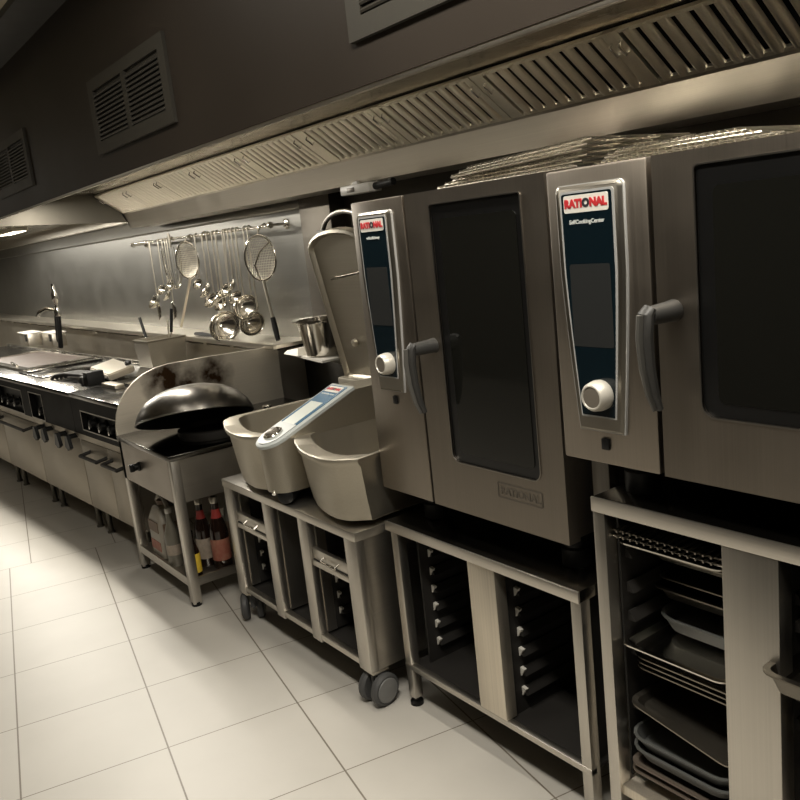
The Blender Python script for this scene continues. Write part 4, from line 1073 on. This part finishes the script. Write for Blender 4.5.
for i, (x, z, r, ln_) in enumerate(((-5.60, 1.435, .040, .3), (-5.50, 1.395, .058, -.3), (-5.42, 1.325, .055, .2), (-5.33, 1.345, .050, -.2), (-5.27, 1.30, .052, .2), (-5.17, 1.39, .055, .1), (-5.08, 1.42, .045, -.3), (-5.03, 1.34, .052, .3), (-4.97, 1.30, .05, -.1))):
    ladle(x, z, r, ['small ladle just right of the skimmer head, hanging highest', 'ladle with wide bowl second to the right of the skimmer', 'third ladle right of the skimmer, hanging lower', 'fourth ladle right of the skimmer in the middle of the bunch', 'lowest small ladle in the middle of the bunch',
                    'ladle right of the middle of the bunch with upright thin handle', 'small high ladle near the right end of the bunch', 'low ladle next to the small square spatula', 'rightmost small ladle of the bunch, left of the mesh strainer'][i], lean=ln_)
t = thing('spatula', 'small bright square spatula hanging at the bottom of the ladle bunch', 'spatula', (-5.16, RY, RZ))
b = MB(); hook_handle(b, -5.16, RY - .03, 1.29); obj('handle', b, 'satin', t)
obj('blade', MB().obox((-5.18, RY - .045, 1.255), ((1, 0, .25), (0, 1, 0), (-.25, 0, 1)), (.085, .004, .075), .001), 'white', t)
ladle(-5.20, 1.165, .105, 'largest shallow ladle hanging just above the ledge, right of centre', face=-1, lean=.75, yoff=.02)
ladle(-4.90, 1.285, .085, 'upper large ladle hanging left of the strainer handle', lean=.6)
ladle(-4.84, 1.185, .080, 'lower large ladle hanging left of the strainer handle', lean=.7)

# ================================================================== LIGHTS
def area(name, loc, rot, sx, sy, power, col):
    l = bpy.data.lights.new(name, 'AREA'); l.shape = 'RECTANGLE'; l.size = sx; l.size_y = sy; l.energy = power; l.color = col
    o = bpy.data.objects.new(name, l); COL.objects.link(o); o.location = loc; o.rotation_euler = rot
    return o
WARM = (1, .94, .83)
def ceiling_light(x, y, p, lab, w=1.2, d=.3):
    t = thing('ceiling_light', lab, 'ceiling light', (x, y, ZC - .03))
    obj('frame', MB().frame([(x - w / 2 - .03, y - d / 2 - .03, ZC - .02), (x + w / 2 + .03, y - d / 2 - .03, ZC - .02), (x + w / 2 + .03, y + d / 2 + .03, ZC - .02), (x - w / 2 - .03, y + d / 2 + .03, ZC - .02)],
                            [(x - w / 2, y - d / 2, ZC - .02), (x + w / 2, y - d / 2, ZC - .02), (x + w / 2, y + d / 2, ZC - .02), (x - w / 2, y + d / 2, ZC - .02)], (0, 0, .02)), 'white', t)
    area('ceiling_lamp', (x, y, ZC - .012), (0, 0, 0), w, d, p, WARM)
ceiling_light(-.9, .5, 58, 'ceiling light panel over the aisle in front of the ovens')
ceiling_light(-2.7, .5, 10, 'dimmer ceiling light panel over the aisle in front of the cart')
ceiling_light(-11.6, -.9, 30, 'ceiling light panel added at the far end of the aisle for wall reflections')  # unseen light added to brighten reflections in the left wall cladding
for x, y, p, nm in ((-5.75, 1.55, 32, 'at its far left end'), (-4.75, 1.55, 32, 'above the utensils'), (-2.4, 1.42, 11, 'above the tall oven'), (-1.0, 1.42, 13, 'above the nearer oven')):
    t = thing('hood_lamp', 'flat lamp inside the filter hood front, %s' % nm, 'lamp', (x, y, 2.11))
    obj('housing', MB().box(x - .45, x + .45, y - .07, y + .07, 2.118, 2.14, .004), 'satin', t)
    area('hood_tube', (x, y, 2.112), (0, 0, 0), .85, .06, p, WARM)
for x, nm in ((-7.3, 'nearest of three'), (-9.0, 'middle of three'), (-10.8, 'farthest of three, added to brighten the wall')):  # farthest one is an unseen extra that lightens the left wall
    t = thing('hood_lamp', 'flat lamp inside the plain hood, %s' % nm, 'lamp', (x, 1.5, 2.0))
    obj('housing', MB().box(x - .45, x + .45, 1.43, 1.57, 2.008, 2.03, .004), 'satin', t)
    area('hood_tube', (x, 1.50, 2.002), (0, 0, 0), .85, .1, 44, WARM)

w = bpy.data.worlds.new('World'); SC.world = w; w.use_nodes = True
w.node_tree.nodes['Background'].inputs['Color'].default_value = (1, .9, .75, 1)
w.node_tree.nodes['Background'].inputs['Strength'].default_value = .012

# ================================================================== CAMERA
F, ROLL, PITCH, YAW, H = 835.968, -.10923, .20103, .95597, 1.6552
fw = Vector((-math.sin(YAW) * math.cos(PITCH), math.cos(YAW) * math.cos(PITCH), -math.sin(PITCH)))
r0 = Vector((math.cos(YAW), math.sin(YAW), 0)); u0 = r0.cross(fw)
rr = r0 * math.cos(ROLL) + u0 * math.sin(ROLL); uu = u0 * math.cos(ROLL) - r0 * math.sin(ROLL)
cam = bpy.data.cameras.new('Camera'); co = bpy.data.objects.new('Camera', cam); COL.objects.link(co)
cam.sensor_width = 36; cam.lens = F / 800 * 36; cam.clip_start = .05
co.matrix_world = Matrix(((rr.x, uu.x, -fw.x, 0), (rr.y, uu.y, -fw.y, 0), (rr.z, uu.z, -fw.z, H), (0, 0, 0, 1)))
SC.camera = co
SC.view_settings.view_transform = 'Standard'; SC.view_settings.look = 'None'
SC.view_settings.gamma = 1; SC.view_settings.use_curve_mapping = False
SC.view_settings.exposure = 0
